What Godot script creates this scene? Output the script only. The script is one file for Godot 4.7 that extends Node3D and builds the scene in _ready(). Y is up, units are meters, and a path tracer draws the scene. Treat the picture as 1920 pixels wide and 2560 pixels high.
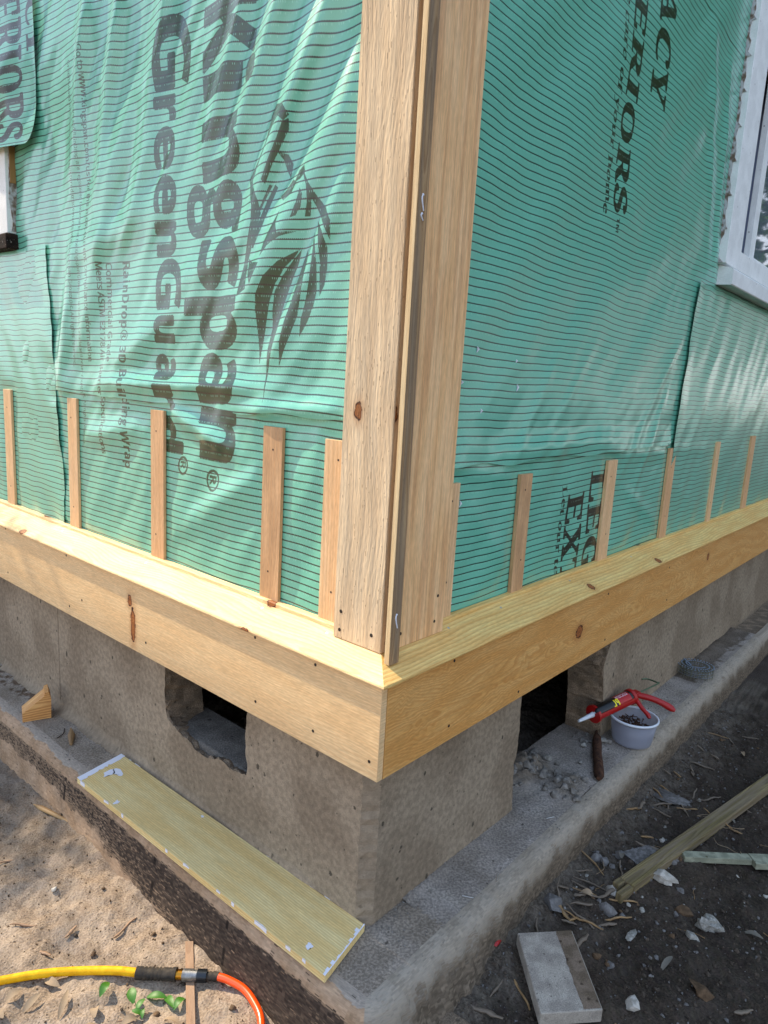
extends Node3D
# A house corner being re-sided: wrapped walls, new skirt board and water table, concrete foundation and footing.
# x runs along the left wall (outward face +z), z along the right wall (outward face +x); the skirt's corner is the origin.

var noise := FastNoiseLite.new()
var rough_noise := FastNoiseLite.new()
var names := {}
var mats := {}
const WRAP := -0.100          # plane of the house wrap on both walls
const LINE := 0.021           # spacing of the black threads in the wrap
const FOOT := -0.51           # top of the footing

func _ready() -> void:
	setup_view()
	noise.seed = 7; noise.noise_type = FastNoiseLite.TYPE_SIMPLEX_SMOOTH; noise.frequency = 1.0; noise.fractal_type = FastNoiseLite.FRACTAL_NONE
	rough_noise.seed = 21; rough_noise.noise_type = FastNoiseLite.TYPE_SIMPLEX_SMOOTH; rough_noise.frequency = 1.0
	rough_noise.fractal_type = FastNoiseLite.FRACTAL_FBM; rough_noise.fractal_octaves = 4
	make_materials()
	build_ground()
	build_house()
	build_shade_plank_and_trees()
	build_loose_things()
	build_ground_litter()

func setup_view() -> void:
	var cam := Camera3D.new()
	cam.name = "camera"
	cam.transform = Transform3D(Basis(Vector3(0.75548, 0.05653, -0.65273), Vector3(-0.16119, 0.98168, -0.10155), Vector3(0.63503, 0.18193, 0.75076)).orthonormalized(), Vector3(0.931, 0.911, 1.132))
	cam.fov = 72.94
	cam.near = 0.02
	cam.far = 400.0
	add_child(cam)
	cam.make_current()
	var env := Environment.new()
	env.background_mode = Environment.BG_SKY
	var sm := ProceduralSkyMaterial.new()
	sm.sky_top_color = Color(0.62, 0.71, 0.85)
	sm.sky_horizon_color = Color(0.95, 0.945, 0.925)
	sm.sky_curve = 0.18
	sm.ground_bottom_color = Color(0.16, 0.15, 0.12)
	sm.ground_horizon_color = Color(0.5, 0.5, 0.45)
	sm.sun_angle_max = 0.0
	var sky := Sky.new()
	sky.sky_material = sm
	env.sky = sky
	env.background_energy_multiplier = 1.15
	env.tonemap_mode = Environment.TONE_MAPPER_LINEAR
	env.tonemap_exposure = 2.02
	env.sdfgi_enabled = true
	env.ssao_enabled = true
	env.ssil_enabled = true
	var we := WorldEnvironment.new()
	we.name = "world_environment"
	we.environment = env
	add_child(we)
	var sun := DirectionalLight3D.new()
	sun.name = "sun"
	var s := Vector3(-0.695, 0.707, 0.132).normalized()
	sun.transform = Transform3D(Basis.looking_at(-s, Vector3.UP), s * 30.0)
	sun.light_energy = 1.15
	sun.light_color = Color(1.0, 0.93, 0.82)
	sun.light_angular_distance = 0.5
	sun.shadow_enabled = true
	add_child(sun)

# ---------------------------------------------------------------- naming
func numbered(called: String) -> String:
	if not names.has(called):
		names[called] = 0
		return called
	names[called] += 1
	return "%s_%03d" % [called, names[called]]

func thing(called: String, label: String, category: String, at := Vector3.ZERO, group := "") -> Node3D:
	var o := Node3D.new()
	o.name = numbered(called)
	add_child(o)
	o.position = at
	o.set_meta("label", label)
	o.set_meta("category", category)
	if group != "":
		o.set_meta("group", group)
	return o

func single(called: String, mesh: Mesh, mat: Material, label: String, category: String, group := "", kind := "") -> MeshInstance3D:
	var o := MeshInstance3D.new()
	o.name = numbered(called)
	o.mesh = mesh
	o.material_override = mat
	add_child(o)
	if label != "":
		o.set_meta("label", label)
		o.set_meta("category", category)
	if group != "":
		o.set_meta("group", group)
	if kind != "":
		o.set_meta("kind", kind)
	return o

func part(parent: Node3D, called: String, mesh: Mesh, mat: Material, label := "", kind := "") -> MeshInstance3D:
	var o := MeshInstance3D.new()
	var key := "%d/%s" % [parent.get_instance_id(), called]
	if names.has(key):
		names[key] += 1
		o.name = "%s_%03d" % [called, names[key]]
	else:
		names[key] = 0
		o.name = called
	o.mesh = mesh
	o.material_override = mat
	parent.add_child(o, true)
	if label != "":
		o.set_meta("label", label)
	if kind != "":
		o.set_meta("kind", kind)
	return o

# ---------------------------------------------------------------- mesh building
class Shape:
	var v := PackedVector3Array()
	var n := PackedVector3Array()
	var t := PackedVector2Array()
	var c := PackedColorArray()
	var i := PackedInt32Array()
	func vert(p: Vector3, nn: Vector3, uv := Vector2.ZERO, col := Color.WHITE) -> int:
		v.append(p); n.append(nn); t.append(uv); c.append(col)
		return v.size() - 1
	func tri(a: int, b: int, d: int) -> void:      # counter-clockwise from outside; stored clockwise
		i.append(a); i.append(d); i.append(b)
	func quad_i(a: int, b: int, d: int, e: int) -> void:
		tri(a, b, d); tri(a, d, e)
	func quad(a: Vector3, b: Vector3, d: Vector3, e: Vector3, ua := Vector2(0, 0), ub := Vector2(1, 0), ud := Vector2(1, 1), ue := Vector2(0, 1)) -> void:
		var nn := (b - a).cross(d - a)
		if nn.length() < 1e-12:
			nn = (d - a).cross(e - a)
		nn = nn.normalized()
		quad_i(vert(a, nn, ua), vert(b, nn, ub), vert(d, nn, ud), vert(e, nn, ue))
	func done(smooth := false) -> ArrayMesh:
		if smooth:
			for k in n.size():
				n[k] = Vector3.ZERO
			for k in range(0, i.size(), 3):
				var a := i[k]
				var b := i[k + 2]
				var d := i[k + 1]
				var nn := (v[b] - v[a]).cross(v[d] - v[a])
				n[a] += nn; n[b] += nn; n[d] += nn
			for k in n.size():
				n[k] = n[k].normalized()
		else:
			for k in range(0, i.size(), 3):      # winding follows the given normals
				var a := i[k]
				var b := i[k + 2]
				var d := i[k + 1]
				if (v[b] - v[a]).cross(v[d] - v[a]).dot(n[a] + n[b] + n[d]) < 0.0:
					i[k + 2] = d
					i[k + 1] = b
		var arr := []
		arr.resize(Mesh.ARRAY_MAX)
		arr[Mesh.ARRAY_VERTEX] = v
		arr[Mesh.ARRAY_NORMAL] = n
		arr[Mesh.ARRAY_TEX_UV] = t
		arr[Mesh.ARRAY_COLOR] = c
		arr[Mesh.ARRAY_INDEX] = i
		var m := ArrayMesh.new()
		m.add_surface_from_arrays(Mesh.PRIMITIVE_TRIANGLES, arr)
		return m

# a squared timber with its edges eased: o is one corner, a (length), b (width), c (thickness) its edges; uv runs 0..1 along a and b
func add_beam(s: Shape, o: Vector3, a: Vector3, b: Vector3, c: Vector3, ch := 0.002, u0 := 0.0, u1 := 1.0) -> void:
	var ax := [a, b, c]
	var ln := [a.length(), b.length(), c.length()]
	var dir := [a.normalized(), b.normalized(), c.normalized()]
	var e: float = minf(ch, minf(ln[0], minf(ln[1], ln[2])) * 0.4)
	var flip: bool = dir[0].cross(dir[1]).dot(dir[2]) < 0.0
	var idx := {}
	for f in 3:
		for sg in 2:
			var j := (f + 1) % 3
			var k := (f + 2) % 3
			for sj in 2:
				for sk in 2:
					var q := [0.0, 0.0, 0.0]
					q[f] = ln[f] * sg
					q[j] = e if sj == 0 else ln[j] - e
					q[k] = e if sk == 0 else ln[k] - e
					var p: Vector3 = o + dir[0] * q[0] + dir[1] * q[1] + dir[2] * q[2]
					var nn: Vector3 = dir[f] * (1.0 if sg == 1 else -1.0)
					var uu: float = q[0] / ln[0]
					var vv: float = q[1] / ln[1]
					if f == 1:
						vv = (q[2] / ln[1]) * 0.9 + (0.0 if sg == 0 else 0.1)
					elif f == 0:
						uu = 0.02 + q[2] / ln[0]
					idx[[f, sg, sj, sk]] = s.vert(p, nn, Vector2(lerpf(u0, u1, uu), vv))
			var w: Array = [idx[[f, sg, 0, 0]], idx[[f, sg, 1, 0]], idx[[f, sg, 1, 1]], idx[[f, sg, 0, 1]]]
			if (sg == 1) != flip:
				s.quad_i(w[0], w[1], w[2], w[3])
			else:
				s.quad_i(w[0], w[3], w[2], w[1])
	# eased edges
	for f in 3:
		var j := (f + 1) % 3
		var k := (f + 2) % 3
		for sj in 2:
			for sk in 2:
				# edge along axis f, between face j(sj) and face k(sk)
				var a0: int = idx[[j, sj, sk, 0]]
				var a1: int = idx[[j, sj, sk, 1]]
				var b0: int = idx[[k, sk, 0, sj]]
				var b1: int = idx[[k, sk, 1, sj]]
				if ((sj == sk)) != flip:
					s.quad_i(a0, b0, b1, a1)
				else:
					s.quad_i(a0, a1, b1, b0)
	for sa in 2:
		for sb in 2:
			for sc in 2:
				var p0: int = idx[[0, sa, sb, sc]]
				var p1: int = idx[[1, sb, sc, sa]]
				var p2: int = idx[[2, sc, sa, sb]]
				if ((sa + sb + sc) % 2 == 1) != flip:
					s.tri(p0, p1, p2)
				else:
					s.tri(p0, p2, p1)

func beam(o: Vector3, a: Vector3, b: Vector3, c: Vector3, ch := 0.002) -> ArrayMesh:
	var s := Shape.new()
	add_beam(s, o, a, b, c, ch)
	return s.done()

func box(lo: Vector3, hi: Vector3, ch := 0.002) -> ArrayMesh:
	return beam(lo, Vector3(hi.x - lo.x, 0, 0), Vector3(0, hi.y - lo.y, 0), Vector3(0, 0, hi.z - lo.z), ch)

# a tube along points; radii one per point (or a single value); capped
func add_tube(s: Shape, pts: Array, radii: Array, segs := 12, bump := 0.0) -> void:
	var prev: Vector3 = (pts[1] - pts[0]).normalized()
	var side := prev.cross(Vector3.UP)
	if side.length() < 0.05:
		side = prev.cross(Vector3.RIGHT)
	side = side.normalized()
	var run := 0.0
	var rings := []
	for k in pts.size():
		var d: Vector3
		if k == 0:
			d = pts[1] - pts[0]
		elif k == pts.size() - 1:
			d = pts[k] - pts[k - 1]
		else:
			d = (pts[k + 1] - pts[k]).normalized() + (pts[k] - pts[k - 1]).normalized()
		d = d.normalized()
		side = (side - d * side.dot(d)).normalized()
		var up := side.cross(d)
		if k > 0:
			run += (pts[k] - pts[k - 1]).length()
		var r: float = radii[mini(k, radii.size() - 1)]
		var ring := []
		for g in segs + 1:
			var an := TAU * g / segs
			var nn := side * cos(an) + up * sin(an)
			var rr := r
			if bump > 0.0:
				var q: Vector3 = pts[k] + nn * r
				rr += bump * rough_noise.get_noise_3d(q.x * 60.0, q.y * 60.0, q.z * 60.0)
			ring.append(s.vert(pts[k] + nn * rr, nn, Vector2(run, float(g) / segs)))
		rings.append(ring)
	for k in pts.size() - 1:
		for g in segs:
			s.quad_i(rings[k][g], rings[k][g + 1], rings[k + 1][g + 1], rings[k + 1][g])
	for e in 2:
		var k := 0 if e == 0 else pts.size() - 1
		var d: Vector3 = (pts[0] - pts[1]).normalized() if e == 0 else (pts[k] - pts[k - 1]).normalized()
		var cen := s.vert(pts[k], d)
		var base := []
		for g in segs + 1:
			base.append(s.vert(s.v[rings[k][g]], d))
		for g in segs:
			if e == 0:
				s.tri(cen, base[g + 1], base[g])
			else:
				s.tri(cen, base[g], base[g + 1])

func tube(pts: Array, radii: Array, segs := 12, bump := 0.0) -> ArrayMesh:
	var s := Shape.new()
	add_tube(s, pts, radii, segs, bump)
	return s.done()

func smooth_path(pts: Array, n := 8) -> Array:
	var cv := Curve3D.new()
	for k in pts.size():
		var tan := Vector3.ZERO
		if k > 0 and k < pts.size() - 1:
			tan = (pts[k + 1] - pts[k - 1]) / 6.0
		cv.add_point(pts[k], -tan, tan)
	var out := []
	for k in pts.size() - 1:
		for j in n:
			out.append(cv.sample(k, float(j) / n))
	out.append(pts[-1])
	return out

# a turned shape round +y: profile of (radius, height)
func add_lathe(s: Shape, prof: Array, segs := 28, at := Vector3.ZERO, basis := Basis.IDENTITY) -> void:
	var rings := []
	var run := 0.0
	for k in prof.size():
		var d: Vector2
		if k == 0:
			d = prof[1] - prof[0]
		elif k == prof.size() - 1:
			d = prof[k] - prof[k - 1]
		else:
			d = (prof[k + 1] - prof[k]).normalized() + (prof[k] - prof[k - 1]).normalized()
		d = d.normalized()
		if k > 0:
			run += (prof[k] - prof[k - 1]).length()
		var ring := []
		for g in segs + 1:
			var an := TAU * g / segs
			var rad := Vector3(cos(an), 0, sin(an))
			var nn := rad * d.y - Vector3.UP * d.x
			ring.append(s.vert(at + basis * (rad * prof[k].x + Vector3.UP * prof[k].y), basis * nn, Vector2(float(g) / segs, run)))
		rings.append(ring)
	for k in prof.size() - 1:
		for g in segs:
			s.quad_i(rings[k][g], rings[k + 1][g], rings[k + 1][g + 1], rings[k][g + 1])

func lathe(prof: Array, segs := 28) -> ArrayMesh:
	var s := Shape.new()
	add_lathe(s, prof, segs)
	return s.done()

# a broken stone: a subdivided octahedron pushed about by noise
func stone_mesh(seed_v: int, size: Vector3, sharp := 0.35, levels := 2) -> ArrayMesh:
	var vv := [Vector3.UP, Vector3.DOWN, Vector3.LEFT, Vector3.RIGHT, Vector3.FORWARD, Vector3.BACK]
	var ff := [[0, 3, 4], [0, 4, 2], [0, 2, 5], [0, 5, 3], [1, 4, 3], [1, 2, 4], [1, 5, 2], [1, 3, 5]]
	for l in levels:
		var nf := []
		var mid := {}
		for f in ff:
			var m := []
			for k in 3:
				var a: int = f[k]
				var b: int = f[(k + 1) % 3]
				var key := Vector2i(mini(a, b), maxi(a, b))
				if not mid.has(key):
					vv.append((vv[a] + vv[b]).normalized())
					mid[key] = vv.size() - 1
				m.append(mid[key])
			nf.append_array([[f[0], m[0], m[2]], [m[0], f[1], m[1]], [m[2], m[1], f[2]], [m[0], m[1], m[2]]])
		ff = nf
	var s := Shape.new()
	for p in vv:
		var q: Vector3 = p
		var off := Vector3(seed_v * 3.7, seed_v * 1.3, -seed_v * 2.1)
		var r := 1.0 + sharp * noise.get_noise_3dv(q * 0.9 + off) + sharp * 0.45 * noise.get_noise_3dv(q * 2.3 + off)
		q = Vector3(signf(q.x) * pow(absf(q.x), 0.75), signf(q.y) * pow(absf(q.y), 0.8), signf(q.z) * pow(absf(q.z), 0.75))
		s.vert(q * r * size * 0.5, p)
	for f in ff:
		s.tri(f[0], f[1], f[2])
	# flat facets
	var o := Shape.new()
	for k in range(0, s.i.size(), 3):
		var a := s.v[s.i[k]]
		var b := s.v[s.i[k + 2]]
		var d := s.v[s.i[k + 1]]
		var nn := (b - a).cross(d - a).normalized()
		var i0 := o.vert(a, (nn + a.normalized() * 0.7).normalized())
		var i1 := o.vert(b, (nn + b.normalized() * 0.7).normalized())
		var i2 := o.vert(d, (nn + d.normalized() * 0.7).normalized())
		o.tri(i0, i1, i2)
	return o.done()

# ---------------------------------------------------------------- materials
func flat_mat(col: Color, rough := 0.8, metal := 0.0, spec := 0.5) -> StandardMaterial3D:
	var m := StandardMaterial3D.new()
	m.albedo_color = col
	m.roughness = rough
	m.metallic = metal
	m.metallic_specular = spec
	return m

func tex_of(im: Image) -> ImageTexture:
	im.generate_mipmaps()
	return ImageTexture.create_from_image(im)

# Sawn softwood as a cut through growth rings. len/wid in metres; opt: pith offset across (t0), depth of the cut below the pith (d0),
# slope of the cut along the board, ring spacing, wander of the grain, knots [along, across, radius, stretch], colours.
func wood(len: float, wid: float, w: int, h: int, opt: Dictionary) -> StandardMaterial3D:
	var alb := Image.create(w, h, false, Image.FORMAT_RGB8)
	var hgt := Image.create(w, h, false, Image.FORMAT_L8)
	var early: Color = opt.get("early", Color(0.86, 0.70, 0.47))
	var late: Color = opt.get("late", Color(0.66, 0.43, 0.22))
	var blotch: Color = opt.get("blotch", Color(0.80, 0.58, 0.34))
	var t0: float = opt.get("t0", 0.5) * wid
	var d0: float = opt.get("d0", 0.05)
	var slope: float = opt.get("slope", 0.01)
	var ring: float = opt.get("ring", 0.006)
	var wander: float = opt.get("wander", 0.006)
	var contrast: float = opt.get("contrast", 0.7)
	var grey: float = opt.get("grey", 0.0)
	var ripple: float = opt.get("ripple", 0.0)
	var knots: Array = opt.get("knots", [])
	var sd: float = opt.get("seed", 1) * 17.3
	var redness: float = opt.get("streak", 0.0)
	for x in w:
		var s := len * (x + 0.5) / w
		var dd := d0 + slope * s + wander * 2.0 * noise.get_noise_2d(s * 1.1 + sd, 3.0)
		var cen := t0 + wander * noise.get_noise_2d(s * 1.7 + sd, 9.0)
		for y in h:
			var t := wid * (y + 0.5) / h
			var r := sqrt((t - cen) * (t - cen) + dd * dd)
			r += wander * 0.55 * noise.get_noise_2d(s * 3.0 + sd, t * 14.0)
			if ripple > 0.0:
				r += ripple * sin(s * 70.0 + 9.0 * noise.get_noise_2d(s * 5.0, t * 9.0 + sd)) * (0.5 + 0.5 * noise.get_noise_2d(s * 2.0 + sd, t * 4.0))
			var kcol := -1.0
			var kdark := 0.0
			for kn in knots:
				var ds: float = (s - kn[0]) / kn[3]
				var dt: float = t - kn[1]
				var q: float = sqrt(ds * ds + dt * dt) / kn[2] + 0.18 * noise.get_noise_2d(s * 60.0, t * 60.0)
				if q < 3.5:
					r += kn[2] * 1.3 * exp(-q * q * 0.35) * signf(dt + 0.0001)
					kdark = maxf(kdark, 0.55 * exp(-q * q * 0.6))
					if q < 1.0:
						kcol = q
			var ph := r / ring
			var p := ph - floorf(ph)
			var g := smoothstep(0.25, 0.86, p) * (1.0 - smoothstep(0.9, 1.0, p))
			var fib := noise.get_noise_2d(s * 14.0 + sd, t * 900.0)
			var fine := noise.get_noise_2d(s * 45.0 + sd, t * 2300.0)
			var bl := clampf(0.5 + 0.9 * noise.get_noise_2d(s * 3.1 + sd, t * 22.0 + sd), 0.0, 1.0)
			var c := early.lerp(blotch, bl * 0.6)
			c = c.lerp(late, clampf(g * contrast * (0.75 + 0.5 * fib), 0.0, 1.0))
			if redness > 0.0:
				var st := smoothstep(0.05, 0.5, noise.get_noise_2d(s * 1.6 + sd, t * 60.0 + 5.0))
				c = c.lerp(Color(0.56, 0.31, 0.17), st * redness)
			if kcol >= 0.0:
				var kr := 0.5 + 0.5 * sin(kcol * 22.0)
				c = Color(0.50, 0.27, 0.12).lerp(Color(0.66, 0.42, 0.22), kr)
				if kcol > 0.86:
					c = Color(0.20, 0.10, 0.06)
			elif kdark > 0.0:
				c = c.lerp(Color(0.55, 0.30, 0.14), kdark)
			if grey > 0.0:
				var wz := clampf(0.55 + 0.8 * noise.get_noise_2d(s * 2.3 + sd, t * 30.0) + 0.35 * fib, 0.0, 1.0)
				c = c.lerp(Color(0.47, 0.42, 0.36), grey * wz)
				if fine > 0.74 and fib > 0.3:
					c = c.lerp(Color(0.30, 0.22, 0.15), 0.45)
			var k := 1.0 + 0.07 * fib + 0.05 * fine
			alb.set_pixel(x, y, Color(c.r * k, c.g * k, c.b * k))
			hgt.set_pixel(x, y, Color.from_hsv(0, 0, clampf(0.5 + 0.22 * fib + 0.16 * fine - 0.2 * g, 0.0, 1.0)))
	var m := StandardMaterial3D.new()
	m.albedo_texture = tex_of(alb)
	m.roughness = opt.get("rough", 0.62)
	m.metallic_specular = 0.4
	m.heightmap_enabled = true
	m.heightmap_texture = tex_of(hgt)
	m.heightmap_scale = opt.get("relief", 0.04)
	return m

# triplanar mineral surface: computed tile of n pixels for `metres`
func mineral(metres: float, n: int, a: Color, b: Color, pits: int, pit_col: Color, grit: float, relief: float, seed_v: int, grains := [], rough := 0.92) -> StandardMaterial3D:
	var tile := FastNoiseLite.new()
	tile.seed = seed_v
	tile.noise_type = FastNoiseLite.TYPE_SIMPLEX
	tile.fractal_type = FastNoiseLite.FRACTAL_FBM
	tile.fractal_octaves = 5
	tile.frequency = 4.0 / n
	var big := tile.get_seamless_image(n, n)
	tile.frequency = 60.0 / n
	tile.seed = seed_v + 5
	tile.fractal_octaves = 3
	var small := tile.get_seamless_image(n, n)
	var rg := RandomNumberGenerator.new()
	rg.seed = seed_v
	var alb := Image.create(n, n, false, Image.FORMAT_RGB8)
	var hgt := Image.create(n, n, false, Image.FORMAT_L8)
	for x in n:
		for y in n:
			var v := big.get_pixel(x, y).r
			var u := small.get_pixel(x, y).r
			var c := a.lerp(b, clampf((v - 0.28) * 2.2, 0.0, 1.0))
			var k := 1.0 + grit * (u - 0.5) + grit * 0.5 * (rg.randf() - 0.5)
			if grains.size() > 0 and rg.randf() < 0.05:
				c = c.lerp(grains[rg.randi() % grains.size()], 0.5)
			alb.set_pixel(x, y, Color(c.r * k, c.g * k, c.b * k))
			var hh := clampf(0.45 + 0.45 * (u - 0.5) + 0.25 * (v - 0.5) + 0.10 * (rg.randf() - 0.5), 0.0, 1.0)
			hgt.set_pixel(x, y, Color(hh, hh, hh))
	for p in pits:
		var cx := rg.randi() % n
		var cy := rg.randi() % n
		var r := rg.randf_range(0.6, 1.9) * (2.4 if rg.randf() < 0.10 else 1.0)
		var el := rg.randf_range(0.6, 1.8)
		for dx in range(-5, 6):
			for dy in range(-7, 8):
				var q := sqrt(pow(dx / r, 2.0) + pow(dy / (r * el), 2.0)) + 0.3 * rg.randf()
				if q < 1.0:
					var px := posmod(cx + dx, n)
					var py := posmod(cy + dy, n)
					alb.set_pixel(px, py, alb.get_pixel(px, py).lerp(pit_col, 0.75))
					hgt.set_pixel(px, py, Color(0.05, 0.05, 0.05))
	var m := StandardMaterial3D.new()
	m.albedo_texture = tex_of(alb)
	m.roughness = rough
	m.metallic_specular = 0.3
	m.uv1_triplanar = true
	m.uv1_world_triplanar = true
	m.uv1_scale = Vector3.ONE / metres
	m.heightmap_enabled = true
	m.heightmap_texture = tex_of(hgt)
	m.heightmap_scale = relief
	return m

func make_materials() -> void:
	# new skirt boards and water table
	mats.skirt_left = wood(2.6, 0.235, 1300, 120, {"t0": -0.25, "d0": 0.10, "slope": 0.012, "ring": 0.0065, "wander": 0.012, "contrast": 0.42, "seed": 3,
		"early": Color(0.88, 0.75, 0.56), "late": Color(0.78, 0.61, 0.42), "blotch": Color(0.86, 0.71, 0.51), "knots": [[1.525, 0.085, 0.060, 0.24], [1.505, 0.165, 0.020, 0.6]]})
	mats.skirt_right = wood(4.0, 0.235, 1500, 120, {"t0": 0.4, "d0": 0.03, "slope": 0.006, "ring": 0.0075, "wander": 0.022, "contrast": 0.5, "ripple": 0.0045, "seed": 11,
		"early": Color(0.83, 0.64, 0.38), "late": Color(0.67, 0.44, 0.21), "blotch": Color(0.78, 0.56, 0.29), "knots": [[1.014, 0.118, 0.023, 1.1], [2.45, 0.16, 0.016, 1.0]]})
	mats.cap_left = wood(2.6, 0.12, 1300, 72, {"t0": 0.45, "d0": 0.012, "slope": -0.002, "ring": 0.011, "wander": 0.016, "contrast": 0.42, "seed": 5,
		"early": Color(0.93, 0.82, 0.62), "late": Color(0.80, 0.58, 0.37), "blotch": Color(0.91, 0.76, 0.54), "knots": [[2.12, 0.03, 0.013, 1.5], [0.7, 0.05, 0.014, 1.6]]})
	mats.cap_right = wood(4.0, 0.12, 1500, 72, {"t0": 1.6, "d0": 0.06, "slope": 0.004, "ring": 0.011, "wander": 0.008, "contrast": 0.5, "seed": 8,
		"early": Color(0.88, 0.76, 0.48), "late": Color(0.68, 0.47, 0.22), "blotch": Color(0.84, 0.66, 0.38), "knots": [[1.12, 0.07, 0.015, 1.0], [1.75, 0.06, 0.014, 1.3]]})
	mats.board_left = wood(2.4, 0.16, 1100, 96, {"t0": 0.35, "d0": 0.02, "slope": 0.008, "ring": 0.012, "wander": 0.016, "contrast": 0.15, "grey": 0.24, "seed": 14, "relief": 0.16, "rough": 0.8,
		"early": Color(0.90, 0.80, 0.65), "late": Color(0.75, 0.61, 0.46), "blotch": Color(0.85, 0.73, 0.57), "knots": [[0.52, 0.05, 0.012, 1.6]]})
	mats.board_right = wood(2.4, 0.21, 1100, 110, {"t0": -0.2, "d0": 0.16, "slope": 0.01, "ring": 0.012, "wander": 0.010, "contrast": 0.13, "streak": 0.18, "seed": 19, "relief": 0.02,
		"early": Color(0.93, 0.77, 0.57), "late": Color(0.82, 0.60, 0.40), "blotch": Color(0.89, 0.70, 0.48)})
	mats.old_trim = wood(2.4, 0.05, 1100, 40, {"t0": 0.5, "d0": 0.03, "ring": 0.005, "wander": 0.006, "contrast": 0.7, "grey": 0.6, "seed": 23, "relief": 0.12, "rough": 0.85,
		"early": Color(0.72, 0.60, 0.44), "late": Color(0.48, 0.36, 0.24), "blotch": Color(0.60, 0.47, 0.32)})
	mats.trim_face = wood(2.4, 0.05, 700, 24, {"t0": 0.5, "d0": 0.05, "ring": 0.009, "wander": 0.004, "contrast": 0.3, "seed": 24, "relief": 0.06,
		"early": Color(0.88, 0.78, 0.60), "late": Color(0.68, 0.52, 0.34), "blotch": Color(0.82, 0.68, 0.48)})
	for k in 3:
		mats["lath%d" % k] = wood(0.5, 0.075, 260, 48, {"t0": [-0.4, 0.5, 1.3][k], "d0": [0.07, 0.02, 0.05][k], "ring": 0.007, "wander": 0.006, "contrast": 0.4, "seed": 30 + k, "relief": [0.02, 0.07, 0.03][k],
			"early": [Color(0.90, 0.75, 0.57), Color(0.86, 0.69, 0.51), Color(0.82, 0.66, 0.49)][k], "late": Color(0.72, 0.53, 0.35), "blotch": [Color(0.86, 0.69, 0.50), Color(0.81, 0.63, 0.45), Color(0.68, 0.53, 0.38)][k]})
	mats.pale_board = wood(1.2, 0.19, 900, 150, {"t0": -1.2, "d0": 0.20, "slope": -0.004, "ring": 0.0062, "wander": 0.0022, "contrast": 0.55, "seed": 41, "relief": 0.03,
		"early": Color(0.87, 0.80, 0.58), "late": Color(0.70, 0.55, 0.31), "blotch": Color(0.83, 0.71, 0.46)})
	mats.mossy_beam = wood(1.4, 0.11, 700, 80, {"t0": 0.5, "d0": 0.05, "ring": 0.01, "wander": 0.01, "contrast": 0.6, "grey": 0.8, "seed": 47, "relief": 0.18, "rough": 0.9,
		"early": Color(0.56, 0.50, 0.33), "late": Color(0.24, 0.20, 0.13), "blotch": Color(0.33, 0.30, 0.18)})
	mats.splinter = wood(0.3, 0.03, 200, 32, {"t0": 0.5, "d0": 0.03, "ring": 0.005, "contrast": 0.6, "grey": 0.5, "seed": 51, "relief": 0.05,
		"early": Color(0.62, 0.50, 0.34), "late": Color(0.36, 0.26, 0.16), "blotch": Color(0.50, 0.39, 0.25)})
	mats.splinter_grey = wood(0.3, 0.03, 160, 24, {"t0": 0.5, "d0": 0.03, "ring": 0.005, "contrast": 0.5, "grey": 0.8, "seed": 52, "relief": 0.05,
		"early": Color(0.45, 0.41, 0.36), "late": Color(0.24, 0.20, 0.17), "blotch": Color(0.36, 0.31, 0.26)})
	mats.offcut = wood(0.12, 0.09, 160, 120, {"t0": 0.5, "d0": 0.01, "ring": 0.007, "wander": 0.006, "contrast": 0.7, "seed": 53, "relief": 0.03,
		"early": Color(0.84, 0.66, 0.42), "late": Color(0.55, 0.32, 0.15), "blotch": Color(0.76, 0.54, 0.30)})
	mats.bare_stick = wood(0.4, 0.02, 260, 32, {"t0": 0.5, "d0": 0.03, "ring": 0.004, "contrast": 0.4, "grey": 0.35, "seed": 57, "relief": 0.05,
		"early": Color(0.66, 0.53, 0.42), "late": Color(0.45, 0.33, 0.24), "blotch": Color(0.57, 0.44, 0.33)})
	# concrete and earth
	mats.concrete = mineral(1.7, 960, Color(0.505, 0.45, 0.38), Color(0.575, 0.52, 0.445), 560, Color(0.24, 0.22, 0.19), 0.22, 0.07, 61, [Color(0.40, 0.36, 0.31), Color(0.66, 0.60, 0.52)])
	mats.concrete.vertex_color_use_as_albedo = true
	mats.broken = mineral(0.4, 320, Color(0.44, 0.39, 0.33), Color(0.56, 0.49, 0.41), 60, Color(0.24, 0.22, 0.20), 0.5, 0.55, 67, [Color(0.70, 0.64, 0.56), Color(0.32, 0.29, 0.26)])
	mats.mortar = mineral(0.1, 128, Color(0.40, 0.385, 0.36), Color(0.53, 0.515, 0.49), 12, Color(0.26, 0.25, 0.24), 0.35, 0.12, 69)
	mats.ledge = mineral(0.5, 256, Color(0.37, 0.355, 0.335), Color(0.44, 0.425, 0.40), 60, Color(0.22, 0.21, 0.2), 0.4, 0.2, 70, [Color(0.6, 0.58, 0.55)])
	mats.footing_top = mineral(0.7, 560, Color(0.53, 0.50, 0.46), Color(0.60, 0.57, 0.53), 60, Color(0.25, 0.23, 0.21), 0.42, 0.22, 71, [Color(0.72, 0.70, 0.66), Color(0.30, 0.28, 0.26)])
	mats.footing_top.vertex_color_use_as_albedo = true
	mats.soil = mineral(0.6, 560, Color(0.86, 0.84, 0.82), Color(1.0, 1.0, 1.0), 300, Color(0.45, 0.42, 0.40), 0.5, 0.5, 79, [Color(1.0, 0.97, 0.92), Color(0.55, 0.52, 0.5)], 0.96)
	mats.soil.vertex_color_use_as_albedo = true
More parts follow.
